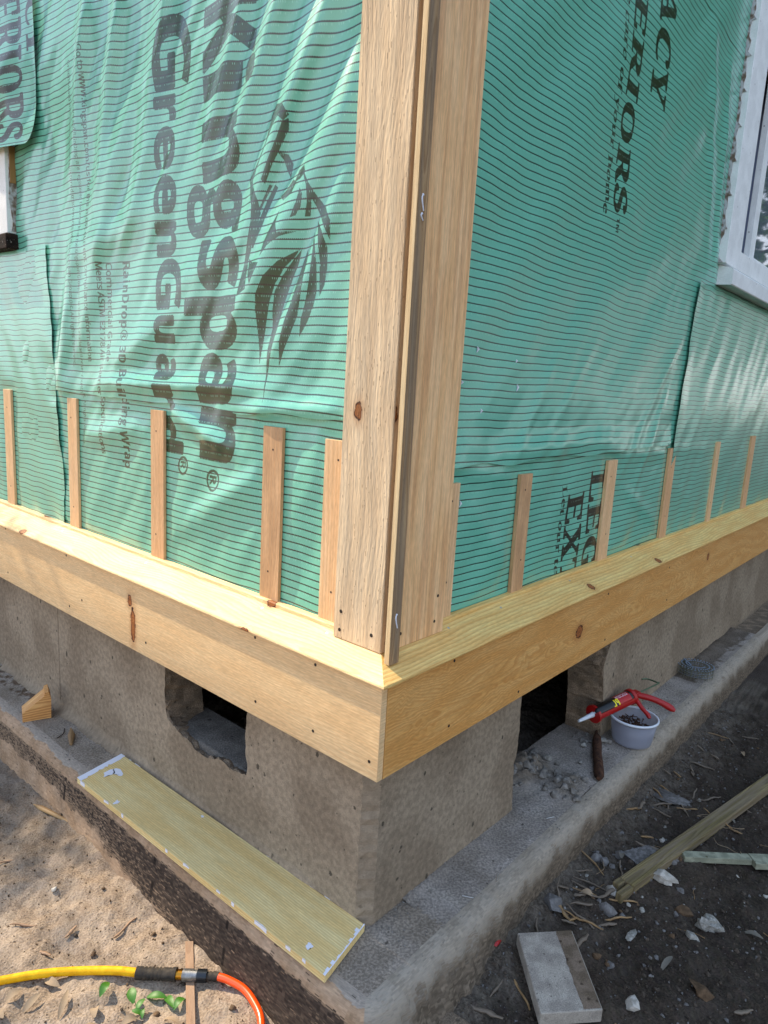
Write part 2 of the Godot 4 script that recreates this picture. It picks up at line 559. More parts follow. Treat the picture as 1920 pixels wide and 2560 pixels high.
	mats.paver = mineral(0.3, 256, Color(0.55, 0.52, 0.48), Color(0.64, 0.61, 0.56), 60, Color(0.38, 0.35, 0.32), 0.3, 0.12, 83, [Color(0.78, 0.75, 0.7), Color(0.42, 0.39, 0.36)])
	mats.damp = mineral(0.3, 128, Color(0.38, 0.33, 0.27), Color(0.47, 0.41, 0.35), 30, Color(0.22, 0.18, 0.14), 0.3, 0.1, 84)
	mats.rust = mineral(0.12, 256, Color(0.21, 0.145, 0.115), Color(0.33, 0.23, 0.17), 60, Color(0.12, 0.07, 0.05), 0.5, 0.2, 87, [Color(0.45, 0.27, 0.15)])
	# paint, plastic, metal
	mats.sheathing = flat_mat(Color(0.47, 0.36, 0.25), 0.9)
	mats.white_paint = mineral(0.5, 256, Color(0.90, 0.91, 0.90), Color(0.94, 0.95, 0.94), 25, Color(0.42, 0.40, 0.37), 0.06, 0.03, 91, [], 0.55)
	mats.flaked_paint = mineral(0.16, 256, Color(0.46, 0.39, 0.33), Color(0.74, 0.74, 0.74), 40, Color(0.30, 0.23, 0.18), 0.15, 0.12, 93, [], 0.8)
	mats.dark_sill = mineral(0.2, 256, Color(0.10, 0.07, 0.06), Color(0.17, 0.12, 0.10), 90, Color(0.72, 0.70, 0.68), 0.5, 0.25, 95, [Color(0.6, 0.58, 0.55)], 0.85)
	mats.tan_wood = flat_mat(Color(0.62, 0.47, 0.28), 0.75)
	mats.nail = flat_mat(Color(0.22, 0.20, 0.19), 0.5, 0.6)
	mats.bright_nail = flat_mat(Color(0.75, 0.75, 0.74), 0.35, 0.9)
	mats.caulk = flat_mat(Color(0.86, 0.87, 0.90), 0.5)
	mats.glass = flat_mat(Color(0.55, 0.62, 0.66, 0.16), 0.03, 0.0, 0.6)
	mats.glass.transparency = BaseMaterial3D.TRANSPARENCY_ALPHA
	mats.drape = flat_mat(Color(0.42, 0.46, 0.55), 0.9)
	mats.tub = flat_mat(Color(0.66, 0.68, 0.74, 0.42), 0.35, 0.0, 0.5)
	mats.tub.transparency = BaseMaterial3D.TRANSPARENCY_ALPHA
	mats.red_metal = flat_mat(Color(0.62, 0.06, 0.05), 0.42)
	mats.rod_metal = flat_mat(Color(0.36, 0.42, 0.33), 0.35, 0.8)
	mats.nozzle = flat_mat(Color(0.82, 0.85, 0.88), 0.45)
	mats.yellow_hose = mineral(0.12, 192, Color(0.85, 0.62, 0.05), Color(0.92, 0.72, 0.10), 20, Color(0.45, 0.33, 0.1), 0.12, 0.02, 101, [], 0.5)
	mats.orange_hose = flat_mat(Color(0.95, 0.30, 0.03), 0.28, 0.0, 0.6)
	mats.black_rubber = mineral(0.1, 128, Color(0.17, 0.16, 0.15), Color(0.30, 0.27, 0.23), 10, Color(0.35, 0.28, 0.2), 0.3, 0.05, 103, [], 0.7)
	mats.brass = flat_mat(Color(0.72, 0.50, 0.18), 0.3, 1.0)
	mats.steel = mineral(0.08, 128, Color(0.42, 0.42, 0.42), Color(0.62, 0.62, 0.61), 20, Color(0.25, 0.2, 0.16), 0.3, 0.03, 105, [], 0.42)
	mats.steel.metallic = 0.85
	mats.dark_steel = flat_mat(Color(0.20, 0.22, 0.24), 0.35, 0.8)
	mats.gold_nail = flat_mat(Color(0.42, 0.42, 0.34), 0.45, 0.25)
	mats.zinc = flat_mat(Color(0.50, 0.57, 0.64), 0.4, 0.3)
	mats.leaf = flat_mat(Color(0.22, 0.42, 0.10), 0.5)
	mats.leaf.backlight_enabled = true
	mats.leaf.backlight = Color(0.25, 0.45, 0.08)
	mats.tree_leaf = flat_mat(Color(0.20, 0.33, 0.08), 0.6)
	mats.tree_leaf.backlight_enabled = true
	mats.tree_leaf.backlight = Color(0.2, 0.35, 0.06)
	mats.dry_leaf = flat_mat(Color(0.58, 0.50, 0.40), 0.85)
	mats.grey_leaf = flat_mat(Color(0.40, 0.38, 0.34), 0.85)
	mats.bark = mineral(0.5, 192, Color(0.22, 0.17, 0.13), Color(0.32, 0.26, 0.20), 40, Color(0.1, 0.08, 0.06), 0.5, 0.5, 107)
	mats.pale_stone = mineral(0.1, 128, Color(0.58, 0.56, 0.52), Color(0.74, 0.72, 0.68), 10, Color(0.4, 0.38, 0.35), 0.25, 0.1, 109)
	mats.grey_stone = mineral(0.1, 128, Color(0.36, 0.35, 0.34), Color(0.48, 0.47, 0.46), 10, Color(0.2, 0.2, 0.2), 0.3, 0.12, 111)
	mats.brown_stone = mineral(0.1, 128, Color(0.30, 0.24, 0.18), Color(0.41, 0.33, 0.25), 10, Color(0.2, 0.14, 0.1), 0.3, 0.12, 113)
	mats.clod = mineral(0.1, 128, Color(0.24, 0.21, 0.18), Color(0.34, 0.30, 0.26), 10, Color(0.15, 0.13, 0.11), 0.4, 0.15, 115)
	mats.white_chip = mineral(0.06, 96, Color(0.46, 0.45, 0.42), Color(0.64, 0.63, 0.60), 8, Color(0.35, 0.32, 0.28), 0.2, 0.08, 119, [], 0.85)
	mats.green_trim = mineral(0.2, 128, Color(0.47, 0.48, 0.41), Color(0.58, 0.59, 0.51), 30, Color(0.3, 0.28, 0.2), 0.15, 0.05, 117)
	mats.wrap_left = wrap_material(true)
	mats.wrap_right = wrap_material(false)
	mats.wrap_plain = plain_wrap()

# ---------------------------------------------------------------- house wrap: woven sheet, black threads, print
const INK_G := Color(0.01, 0.25, 0.145)
const INK_B := Color(0.10, 0.15, 0.10)
const SHEET := Color(0.43, 0.75, 0.65)

func fill_triangle(im: Image, a: Vector2, b: Vector2, c: Vector2, ink: Color) -> void:
	var y0 := clampi(int(floor(minf(a.y, minf(b.y, c.y)))), 0, im.get_height() - 1)
	var y1 := clampi(int(ceil(maxf(a.y, maxf(b.y, c.y)))), 0, im.get_height() - 1)
	for y in range(y0, y1 + 1):
		var yy := y + 0.5
		var lo := 1e9
		var hi := -1e9
		for e in [[a, b], [b, c], [c, a]]:
			var p: Vector2 = e[0]
			var q: Vector2 = e[1]
			if (p.y <= yy and q.y > yy) or (q.y <= yy and p.y > yy):
				var xx := p.x + (yy - p.y) / (q.y - p.y) * (q.x - p.x)
				lo = minf(lo, xx)
				hi = maxf(hi, xx)
		if hi >= lo:
			var x0 := clampi(int(round(lo)), 0, im.get_width())
			var x1 := clampi(int(round(hi)), 0, im.get_width())
			if x1 > x0:
				im.fill_rect(Rect2i(x0, y, x1 - x0, 1), ink)

func print_font(serif: bool, bold: bool, italic: bool) -> Font:
	var f := SystemFont.new()
	f.font_names = PackedStringArray(["Droid Serif" if serif else "Droid Sans"])
	f.font_weight = 700 if bold else 400
	if not italic:
		return f
	var fv := FontVariation.new()
	fv.base_font = f
	fv.variation_transform = Transform2D(Vector2(1, 0), Vector2(0.28, 1), Vector2.ZERO)
	return fv

# letters drawn into im. The text runs along `along` (pixels per unit of text length) and its letters stand along `up`;
# it is fitted to `length` pixels with capitals `cap` pixels tall, starting at `at` on the baseline.
func print_text(im: Image, text: String, font: Font, at: Vector2, along: Vector2, up: Vector2, length: float, cap: float, ink: Color, fat := 0.0) -> void:
	var tm := TextMesh.new()
	tm.text = text
	tm.font = font
	tm.font_size = 64
	tm.pixel_size = 1.0 / 64.0
	tm.depth = 0.0
	tm.curve_step = 1.0
	tm.horizontal_alignment = HORIZONTAL_ALIGNMENT_LEFT
	tm.vertical_alignment = VERTICAL_ALIGNMENT_BOTTOM
	var arr := tm.get_mesh_arrays()
	if arr.is_empty():
		return
	var vv: PackedVector3Array = arr[Mesh.ARRAY_VERTEX]
	var ii: PackedInt32Array = arr[Mesh.ARRAY_INDEX]
	var lo := Vector2(1e9, 1e9)
	var hi := Vector2(-1e9, -1e9)
	for p in vv:
		lo = lo.min(Vector2(p.x, p.y))
		hi = hi.max(Vector2(p.x, p.y))
	# baseline: measure a capital letter alone
	var one := TextMesh.new()
	one.text = "I"
	one.font = font
	one.font_size = 64
	one.pixel_size = 1.0 / 64.0
	one.depth = 0.0
	one.horizontal_alignment = HORIZONTAL_ALIGNMENT_LEFT
	one.vertical_alignment = VERTICAL_ALIGNMENT_BOTTOM
	var cl := 1e9
	var chh := -1e9
	for p in one.get_mesh_arrays()[Mesh.ARRAY_VERTEX]:
		cl = minf(cl, p.y)
		chh = maxf(chh, p.y)
	var kx := length / maxf(hi.x - lo.x, 0.001)
	var ky := cap / maxf(chh - cl, 0.001)
	var shifts := [Vector2.ZERO]
	if fat > 0.0:
		shifts = [Vector2.ZERO, Vector2(fat, 0), Vector2(-fat, 0), Vector2(0, fat), Vector2(0, -fat)]
	for sh in shifts:
		for k in range(0, ii.size(), 3):
			var q := []
			for j in 3:
				var p := vv[ii[k + j]]
				q.append(at + along * ((p.x - lo.x) * kx) + up * ((p.y - cl) * ky) + sh)
			fill_triangle(im, q[0], q[1], q[2], ink)

func fill_polygon(im: Image, pts: PackedVector2Array, ink: Color) -> void:
	var tri := Geometry2D.triangulate_polygon(pts)
	for k in range(0, tri.size(), 3):
		fill_triangle(im, pts[tri[k]], pts[tri[k + 1]], pts[tri[k + 2]], ink)

func ring_mark(im: Image, c: Vector2, r: float, w: float, ink: Color) -> void:
	for k in 40:
		var a := Vector2.from_angle(TAU * k / 40.0)
		var b := Vector2.from_angle(TAU * (k + 1) / 40.0)
		fill_triangle(im, c + a * r, c + b * r, c + a * (r - w), ink)
		fill_triangle(im, c + b * r, c + b * (r - w), c + a * (r - w), ink)

# black threads: a dashed line every LINE metres, drawn over the print
func draw_threads(im: Image, ppm_x: float, ppm_y: float, seed_v: int) -> void:
	var w := im.get_width()
	var h := im.get_height()
	var rg := RandomNumberGenerator.new()
	rg.seed = seed_v
	var rows := int(h / (LINE * ppm_y))
	for k in rows + 1:
		var y := int((k + 0.5) * LINE * ppm_y)
		if y >= h - 3:
			break
		im.fill_rect(Rect2i(0, y, w, 2), Color(0.10, 0.20, 0.17))
		var x := rg.randi() % 5
		while x < w:
			im.fill_rect(Rect2i(x, y - 1, 3, 3), Color(0.010, 0.014, 0.014))
			if rg.randf() < 0.45:
				im.fill_rect(Rect2i(x + 3, y, 2, 2), Color(0.03, 0.05, 0.05))
			if rg.randf() < 0.5:
				im.fill_rect(Rect2i(x, y + 3, 1, 4), Color(0.62, 0.88, 0.80))
			x += 5

func weave_height(n: int, ppm: float) -> ImageTexture:
	var t := 96
	var tile := Image.create(t, t, false, Image.FORMAT_L8)
	for y in t:
		for x in t:
			var q := 0.45 + 0.20 * sin(TAU * (x * 16.0 / t + y * 12.0 / t)) + 0.14 * sin(TAU * y * 24.0 / t) + 0.10 * noise.get_noise_2d(x * 0.3, y * 0.3)
			tile.set_pixel(x, y, Color.from_hsv(0, 0, clampf(q, 0.0, 1.0)))
	var im := Image.create(n, n, false, Image.FORMAT_L8)
	for y in range(0, n, t):
		for x in range(0, n, t):
			im.blit_rect(tile, Rect2i(0, 0, t, t), Vector2i(x, y))
	var k := 0
	while int((k + 0.5) * LINE * ppm) < n - 4:
		var y := int((k + 0.5) * LINE * ppm)
		var x := 0
		while x < n:
			im.fill_rect(Rect2i(x, y - 2, 2, 5), Color(0.95, 0.95, 0.95))
			x += 4
		k += 1
	return tex_of(im)

func sheet_settings(m: StandardMaterial3D, n: int, ppm: float) -> void:
	m.heightmap_enabled = true
	m.heightmap_texture = weave_height(n, ppm)
	m.heightmap_scale = 0.035
	m.roughness = 0.32
	m.metallic_specular = 0.5
	m.clearcoat_enabled = true
	m.clearcoat = 1.0
	m.clearcoat_roughness = 0.2

func plain_wrap() -> StandardMaterial3D:
	var im := Image.create(1008, 1008, false, Image.FORMAT_RGB8)
	im.fill(SHEET)
	draw_threads(im, 1000.0, 1000.0, 4)
	var m := StandardMaterial3D.new()
	m.albedo_texture = tex_of(im)
	m.uv1_scale = Vector3(1.0 / 1.008, 1.0 / 1.008, 1)     # uv in metres
	sheet_settings(m, 1008, 1000.0)
	return m

# left sheet covers x -2.6..-0.2, y 0.27..2.67; right sheet z -0.2..-2.3, y 0.27..2.37; uv in 0..1
func wrap_material(left: bool) -> StandardMaterial3D:
	var n := 2048
	var im := Image.create(n, n, false, Image.FORMAT_RGB8)
	im.fill(SHEET)
	var span := 2.4 if left else 2.1
	var k := n / span
	var down := Vector2(0, 1)
	var right := Vector2(1, 0)
	var sans := print_font(false, true, false)
	var light := print_font(false, false, false)
	if left:
		var at := func(x: float, y: float) -> Vector2: return Vector2((x + 2.6) * k, (2.67 - y) * k)
		for e in [["K", 1.883, 1.723], ["i", 1.716, 1.648], ["n", 1.590, 1.441], ["g", 1.435, 1.296], ["s", 1.283, 1.149], ["p", 1.125, 0.979], ["a", 0.965, 0.830], ["n", 0.807, 0.661]]:
			print_text(im, e[0], sans, at.call(-0.850, e[1]), down, right, (e[1] - e[2]) * k, 0.224 * k, INK_G, 3.0)
		ring_mark(im, at.call(-0.785, 0.600), 0.034 * k, 0.008 * k, INK_G)
		print_text(im, "R", sans, at.call(-0.803, 0.616), down, right, 0.030 * k, 0.036 * k, INK_G)
		for e in [["G", 1.902, 1.718, 0.165], ["r", 1.698, 1.633, 0.125], ["e", 1.613, 1.500, 0.125], ["e", 1.478, 1.376, 0.130], ["n", 1.351, 1.258, 0.130], ["G", 1.243, 1.100, 0.135], ["u", 1.076, 1.000, 0.130], ["a", 0.961, 0.884, 0.130], ["r", 0.864, 0.796, 0.130], ["d", 0.767, 0.661, 0.130]]:
			print_text(im, e[0], sans, at.call(-1.088, e[1]), down, right, (e[1] - e[2]) * k, e[3] * k, INK_G, 3.0)
		ring_mark(im, at.call(-0.945, 0.625), 0.030 * k, 0.008 * k, INK_G)
		print_text(im, "R", sans, at.call(-0.961, 0.639), down, right, 0.026 * k, 0.032 * k, INK_G)
		print_text(im, "RainDrop® 3D Building Wrap", sans, at.call(-1.300, 1.252), down, right, 0.675 * k, 0.044 * k, INK_G)
		print_text(im, "Commercial Grade", light, at.call(-1.400, 1.252), down, right, 0.325 * k, 0.034 * k, INK_G, 0.7)
		print_text(im, "Meets ASTM E2178 Air Barrier Specifications", light, at.call(-1.452, 1.255), down, right, 0.645 * k, 0.032 * k, INK_G, 0.7)
		print_text(im, "Go to www.kingspan.com/us for the most current compliance information", light, at.call(-1.535, 1.940), down, right, 1.01 * k, 0.026 * k, INK_G, 0.5)
		print_text(im, "Kingspan, GreenGuard and RainDrop are registered trademarks of the Kingspan Group plc in the US, Canada and other countries. All rights reserved.", light, at.call(-1.590, 1.930), down, right, 1.30 * k, 0.018 * k, INK_G)
		print_text(im, "GreenGuard and RainDrop are registered trademarks of the Kingspan Group plc. All rights reserved.", light, at.call(-1.640, 1.930), down, right, 1.02 * k, 0.018 * k, INK_G)
		for f in LION:
			var pts := PackedVector2Array()
			for j in range(0, f.size(), 2):
				pts.append(at.call(f[j], f[j + 1]))
			fill_polygon(im, pts, INK_G)
	else:
		var at := func(z: float, y: float) -> Vector2: return Vector2((-z - 0.2) * k, (2.37 - y) * k)
		var serif := print_font(true, true, false)
		var script := print_font(true, true, true)
		print_text(im, "LEGACY", serif, at.call(-1.348, 2.655), down, right, 0.755 * k, 0.132 * k, INK_B, 1.5)
		print_text(im, "EXTERIORS", serif, at.call(-1.148, 2.500), down, right, 0.995 * k, 0.098 * k, INK_B, 2.0)
		print_text(im, "TM", sans, at.call(-1.185, 1.490), down, right, 0.045 * k, 0.020 * k, INK_B)
		print_text(im, "Let our team take care of your home", script, at.call(-1.078, 2.660), down, right, 1.175 * k, 0.040 * k, INK_B)
		print_text(im, "LEGACY", serif, at.call(-1.215, 0.640), down, right, 0.74 * k, 0.120 * k, INK_B, 1.5)
		print_text(im, "EXTERIORS", serif, at.call(-1.050, 0.575), down, right, 0.98 * k, 0.122 * k, INK_B, 2.0)
		print_text(im, "Let our team take care of your home", script, at.call(-1.000, 0.610), down, right, 1.17 * k, 0.036 * k, INK_B)
	draw_threads(im, k, k, 2 if left else 3)
	var m := StandardMaterial3D.new()
	m.albedo_texture = tex_of(im)
	sheet_settings(m, n, k)
	return m

# the flap that hangs beside the left window shows the printed end of another length of wrap
func flap_material() -> StandardMaterial3D:
	var n := 640
	var im := Image.create(n, n, false, Image.FORMAT_RGB8)
	im.fill(SHEET)
	var k := n / 0.64
	var serif := print_font(true, true, false)
	# covers x -2.5..-1.86, y 1.7..2.34
	print_text(im, "EXTERIORS", serif, Vector2((-2.115 + 2.5) * k, (2.34 - 2.50) * k), Vector2(0, 1), Vector2(1, 0), 0.77 * k, 0.165 * k, INK_B, 2.0)
	print_text(im, "LEGACY", serif, Vector2((-1.915 + 2.5) * k, (2.34 - 2.60) * k), Vector2(0, 1), Vector2(1, 0), 0.60 * k, 0.095 * k, INK_B, 1.0)
	draw_threads(im, k, k, 9)
	var m := StandardMaterial3D.new()
	m.albedo_texture = tex_of(im)
	sheet_settings(m, n, k)
	return m

const LION := [
	[-0.431,1.230,-0.504,1.203,-0.554,1.167,-0.587,1.125,-0.594,1.088,-0.590,1.040,-0.580,0.940,-0.569,0.999,-0.557,1.054,-0.541,1.107,-0.517,1.152,-0.483,1.189,-0.449,1.212],
	[-0.426,1.229,-0.454,1.206,-0.492,1.170,-0.521,1.133,-0.532,1.087,-0.533,1.040,-0.544,0.986,-0.545,0.830,-0.536,0.931,-0.522,0.986,-0.504,1.040,-0.490,1.086,-0.472,1.131,-0.454,1.168,-0.436,1.199],
	[-0.401,1.227,-0.417,1.198,-0.434,1.155,-0.451,1.104,-0.474,1.053,-0.492,1.000,-0.494,0.936,-0.475,0.980,-0.452,1.020,-0.429,1.065,-0.417,1.116,-0.406,1.166,-0.398,1.203],
	[-0.379,1.262,-0.380,1.201,-0.388,1.152,-0.402,1.103,-0.417,1.058,-0.422,1.013,-0.393,1.052,-0.374,1.089,-0.365,1.126,-0.365,1.176,-0.369,1.225],
	[-0.367,1.288,-0.359,1.236,-0.355,1.194,-0.356,1.151,-0.355,1.111,-0.340,1.138,-0.333,1.174,-0.332,1.222,-0.347,1.260],
	[-0.421,1.415,-0.391,1.369,-0.367,1.339,-0.338,1.312,-0.320,1.281,-0.323,1.239,-0.339,1.268,-0.360,1.300,-0.385,1.338,-0.407,1.380],
	[-0.423,1.364,-0.433,1.335,-0.455,1.299,-0.437,1.303,-0.419,1.321,-0.413,1.348],
	[-0.400,1.366,-0.383,1.346,-0.392,1.300,-0.409,1.300,-0.399,1.331],
	[-0.549,1.556,-0.530,1.580,-0.491,1.566,-0.473,1.540,-0.489,1.527,-0.507,1.540,-0.528,1.528,-0.565,1.485,-0.598,1.442,-0.617,1.410,-0.588,1.356,-0.579,1.326,-0.601,1.269,-0.625,1.211,-0.627,1.137,-0.674,1.121,-0.666,1.156,-0.648,1.199,-0.635,1.245,-0.615,1.310,-0.614,1.349,-0.639,1.420,-0.602,1.453,-0.567,1.492],
	[-0.475,1.533,-0.478,1.510,-0.510,1.464,-0.539,1.428,-0.561,1.394,-0.574,1.405,-0.545,1.448,-0.512,1.492,-0.493,1.525],
	[-0.515,1.462,-0.485,1.457,-0.467,1.433,-0.473,1.401,-0.489,1.421,-0.500,1.446],
	[-0.532,1.393,-0.559,1.355,-0.589,1.301,-0.613,1.244,-0.604,1.242,-0.572,1.293,-0.545,1.347,-0.522,1.386],
	[-0.540,1.391,-0.568,1.353,-0.600,1.298,-0.622,1.251,-0.626,1.255,-0.606,1.302,-0.574,1.357,-0.549,1.393],
	[-0.499,1.323,-0.528,1.288,-0.555,1.252,-0.567,1.217,-0.538,1.241,-0.491,1.260,-0.439,1.269,-0.501,1.270,-0.508,1.293],
	[-0.458,1.393,-0.481,1.374,-0.506,1.362,-0.490,1.347,-0.456,1.356,-0.438,1.381],
	[-0.621,1.218,-0.607,1.207,-0.571,1.201,-0.607,1.150,-0.621,1.177],
	[-0.435,1.408,-0.415,1.417,-0.406,1.398,-0.424,1.385,-0.448,1.382],
]

# ---------------------------------------------------------------- ground
func ground_height(x: float, z: float) -> float:
	var left := smoothstep(0.16, -0.10, x) * smoothstep(-0.30, 0.05, z)      # the sandy yard beside the left wall lies a little lower
	var y := lerpf(-0.645, -0.695, left)
	y -= 0.018 * smoothstep(-1.2, -3.2, z)
	var d := maxf(x - 0.11, z - 0.11)
	if d < 0.12:
		y += 0.012 * (1.0 - smoothstep(0.0, 0.10, d)) * (1.0 - left * 0.5)
	return y

func ground_y(x: float, z: float) -> float:
	return ground_height(x, z) + 0.011 * noise.get_noise_2d(x * 5.0, z * 5.0) + 0.006 * noise.get_noise_2d(x * 17.0 + 4.0, z * 17.0)

func axis(lo: float, a: float, b: float, hi: float, step: float) -> PackedFloat32Array:
	var out := PackedFloat32Array()
	var left := []
	var q := a
	var st := step
	while q > lo:
		left.append(q)
		st *= 1.25
		q -= st
	left.append(lo)
	left.reverse()
	for e in left:
		out.append(e)
	q = a + step
	while q < b:
		out.append(q)
		q += step
	st = step
	while q < hi:
		out.append(q)
		st *= 1.25
		q += st
	out.append(hi)
	return out

func build_ground() -> void:
	var xs := axis(-60.0, -1.9, 1.1, 60.0, 0.0095)
	var zs := axis(-60.0, -2.6, 0.9, 60.0, 0.0095)
	var s := Shape.new()
	var nx := xs.size()
	var nzz := zs.size()
	for j in nzz:
		var z := zs[j]
		for i in nx:
			var x := xs[i]
			var near := x > -2.4 and x < 1.6 and z > -3.2 and z < 1.4
			var y := ground_height(x, z)
			var left := smoothstep(0.12, -0.06, x + 0.10 * noise.get_noise_2d(x * 6.0, z * 6.0)) * smoothstep(-0.30, 0.05, z)
			var col := Color(0.055, 0.045, 0.037).lerp(Color(0.40, 0.285, 0.185), left)
			if near:
				y = ground_y(x, z)
				var f := rough_noise.get_noise_2d(x * 34.0, z * 34.0)
				var c := noise.get_noise_2d(x * 75.0, z * 75.0 + 31.0)
				y += (0.0055 * f + 0.0022 * c) * (1.0 - 0.35 * left)
				if left < 0.5 and c > 0.35 and f > 0.0:
					y += 0.004 * (c - 0.35)
				var patch := clampf(0.5 + 0.75 * rough_noise.get_noise_2d(x * 3.0 + 8.0, z * 3.0), 0.0, 1.0)
				var fleck := clampf(0.5 + 0.9 * noise.get_noise_2d(x * 55.0 + 3.0, z * 55.0), 0.0, 1.0)
				var soil := Color(0.028, 0.022, 0.017).lerp(Color(0.085, 0.067, 0.051), patch * 0.6 + fleck * 0.4)
				var sand := Color(0.27, 0.21, 0.155).lerp(Color(0.44, 0.35, 0.265), patch * 0.5 + fleck * 0.5)
				# yard shade painted into the sand near its left end and pale dry soil along the right footing
				var sand_shade := smoothstep(-0.95, -1.30, x + 0.15 * rough_noise.get_noise_2d(x * 8.0, z * 8.0)) * smoothstep(0.55, 0.25, z)
				sand = sand.lerp(Color(0.17, 0.14, 0.11), sand_shade * 0.75)
				var dry := (1.0 - smoothstep(0.10, 0.34, x + 0.08 * noise.get_noise_2d(x * 9.0, z * 9.0))) * (1.0 - left)
				soil = soil.lerp(Color(0.17, 0.145, 0.115), dry * (0.35 + 0.5 * fleck))
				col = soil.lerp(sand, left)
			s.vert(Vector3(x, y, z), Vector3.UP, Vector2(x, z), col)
	for j in nzz - 1:
		for i in nx - 1:
			var a := j * nx + i
			s.quad_i(a, a + nx, a + nx + 1, a + 1)
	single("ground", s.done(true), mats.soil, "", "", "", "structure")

# ---------------------------------------------------------------- the house corner
func jitter_line(pts: Array, step: float, amp: float, seed_v: float) -> PackedVector2Array:
	var out := PackedVector2Array()
	for k in pts.size() - 1:
		var a: Vector2 = pts[k]
		var b: Vector2 = pts[k + 1]
		var m := maxi(1, int((b - a).length() / step))
		for j in m:
			var p := a.lerp(b, float(j) / m)
			out.append(p + Vector2(noise.get_noise_2d(p.x * 45.0 + seed_v, p.y * 45.0), noise.get_noise_2d(p.x * 45.0, p.y * 45.0 + seed_v + 9.0)) * amp)
	out.append(pts[-1])
	return out

# a slab of concrete: a straight outline `frame` (closed by the broken line `rough`), as thick as the wall, with a ragged bevelled break.
# to_world turns (u, v, depth) into a point.
func concrete_panel(frame: Array, rough: Array, back_shift: Vector2, thick: float, to_world: Callable, seed_v: float) -> Array:
	var front := PackedVector2Array(frame)
	var ragged := jitter_line(rough, 0.010, 0.0032, seed_v)
	front.append_array(ragged)
	var s := Shape.new()
	var face_n: Vector3 = (to_world.call(0.0, 0.0, 0.0) - to_world.call(0.0, 0.0, 1.0)).normalized()
	for side in 2:
		var dep := 0.0 if side == 0 else thick
		var poly := PackedVector2Array()
		for k in front.size():
			var p := front[k]
			if side == 1 and k >= frame.size():
				p += back_shift
			poly.append(p)
		var tri := Geometry2D.triangulate_polygon(poly)
		var base := s.v.size()
		for p in poly:
			s.vert(to_world.call(p.x, p.y, dep), face_n if side == 0 else -face_n, p)
		for k in range(0, tri.size(), 3):
			s.tri(base + tri[k], base + tri[k + 1], base + tri[k + 2])
	# straight edges
	for k in frame.size():
		var a: Vector2 = front[k]
		var b: Vector2 = front[k + 1] if k + 1 < front.size() else front[0]
		s.quad(to_world.call(a.x, a.y, 0.0), to_world.call(b.x, b.y, 0.0), to_world.call(b.x, b.y, thick), to_world.call(a.x, a.y, thick))
	var r := Shape.new()
	var depths := [0.0, 0.006, 0.02, 0.045, 0.08, 0.12, thick]
	var rings := []
	for d in depths.size():
		var row := []
		for k in ragged.size():
			var f: float = float(depths[d]) / thick
			var p := ragged[k] + back_shift * f
			if d > 0 and d < depths.size() - 1:
				p += Vector2(rough_noise.get_noise_3d(p.x * 22.0, p.y * 22.0, depths[d] * 30.0), rough_noise.get_noise_3d(p.y * 22.0, p.x * 22.0, depths[d] * 30.0 + 5.0)) * 0.011
			row.append(r.vert(to_world.call(p.x, p.y, depths[d]), Vector3.UP))
		rings.append(row)
	for d in depths.size() - 1:
		for k in ragged.size() - 1:
			r.quad_i(rings[d][k], rings[d][k + 1], rings[d + 1][k + 1], rings[d + 1][k])
	var fr := Shape.new()                 # the break is faceted
	for k in range(0, r.i.size(), 3):
		var a := r.v[r.i[k]]
		var b := r.v[r.i[k + 2]]
		var d := r.v[r.i[k + 1]]
		var nn := (b - a).cross(d - a).normalized()
		fr.tri(fr.vert(a, nn), fr.vert(b, nn), fr.vert(d, nn))
	return [s.done(), fr.done()]

func ridge(px: float, py: float, x1: float, y1: float, x2: float, y2: float, w: float, amp: float) -> float:
	var a := Vector2(x1, y1)
	var d := Vector2(x2, y2) - a
	var l2 := d.length_squared()
	var t := (Vector2(px, py) - a).dot(d) / l2
	var off := (Vector2(px, py) - a - d * t)
	var side := off.length() / w
	if side > 3.0 or t < -0.3 or t > 1.3:
		return 0.0
	var taper := smoothstep(-0.3, 0.25, t) * (1.0 - smoothstep(0.75, 1.3, t))
	return amp * exp(-side * side) * taper

const FOLDS_LEFT := [
	[-0.22, 1.62, -0.66, 1.08, 0.055, 0.011], [-0.24, 1.95, -0.60, 1.38, 0.036, 0.010], [-0.36, 2.10, -0.70, 1.50, 0.040, 0.010],
	[-0.52, 2.15, -0.80, 1.60, 0.035, 0.007], [-0.26, 1.40, -0.52, 0.98, 0.030, 0.006], [-0.95, 2.20, -1.20, 1.45, 0.050, 0.008],
	[-1.22, 2.25, -1.44, 1.50, 0.040, 0.010], [-1.42, 2.30, -1.62, 1.62, 0.040, 0.010], [-1.30, 1.62, -1.56, 1.05, 0.050, 0.007],
	[-1.62, 1.36, -1.74, 0.82, 0.045, 0.009], [-0.95, 1.10, -1.40, 0.90, 0.050, 0.006], [-0.62, 0.88, -1.35, 0.86, 0.028, 0.009],
	[-0.28, 0.84, -0.60, 0.82, 0.022, 0.006], [-0.70, 0.70, -0.98, 0.78, 0.030, 0.009], [-1.18, 0.72, -1.55, 0.66, 0.040, 0.007],
	[-0.60, 0.62, -0.95, 0.42, 0.045, 0.007], [-0.58, 1.30, -0.98, 1.16, 0.050, 0.005], [-1.08, 1.40, -1.60, 1.30, 0.060, 0.006]]
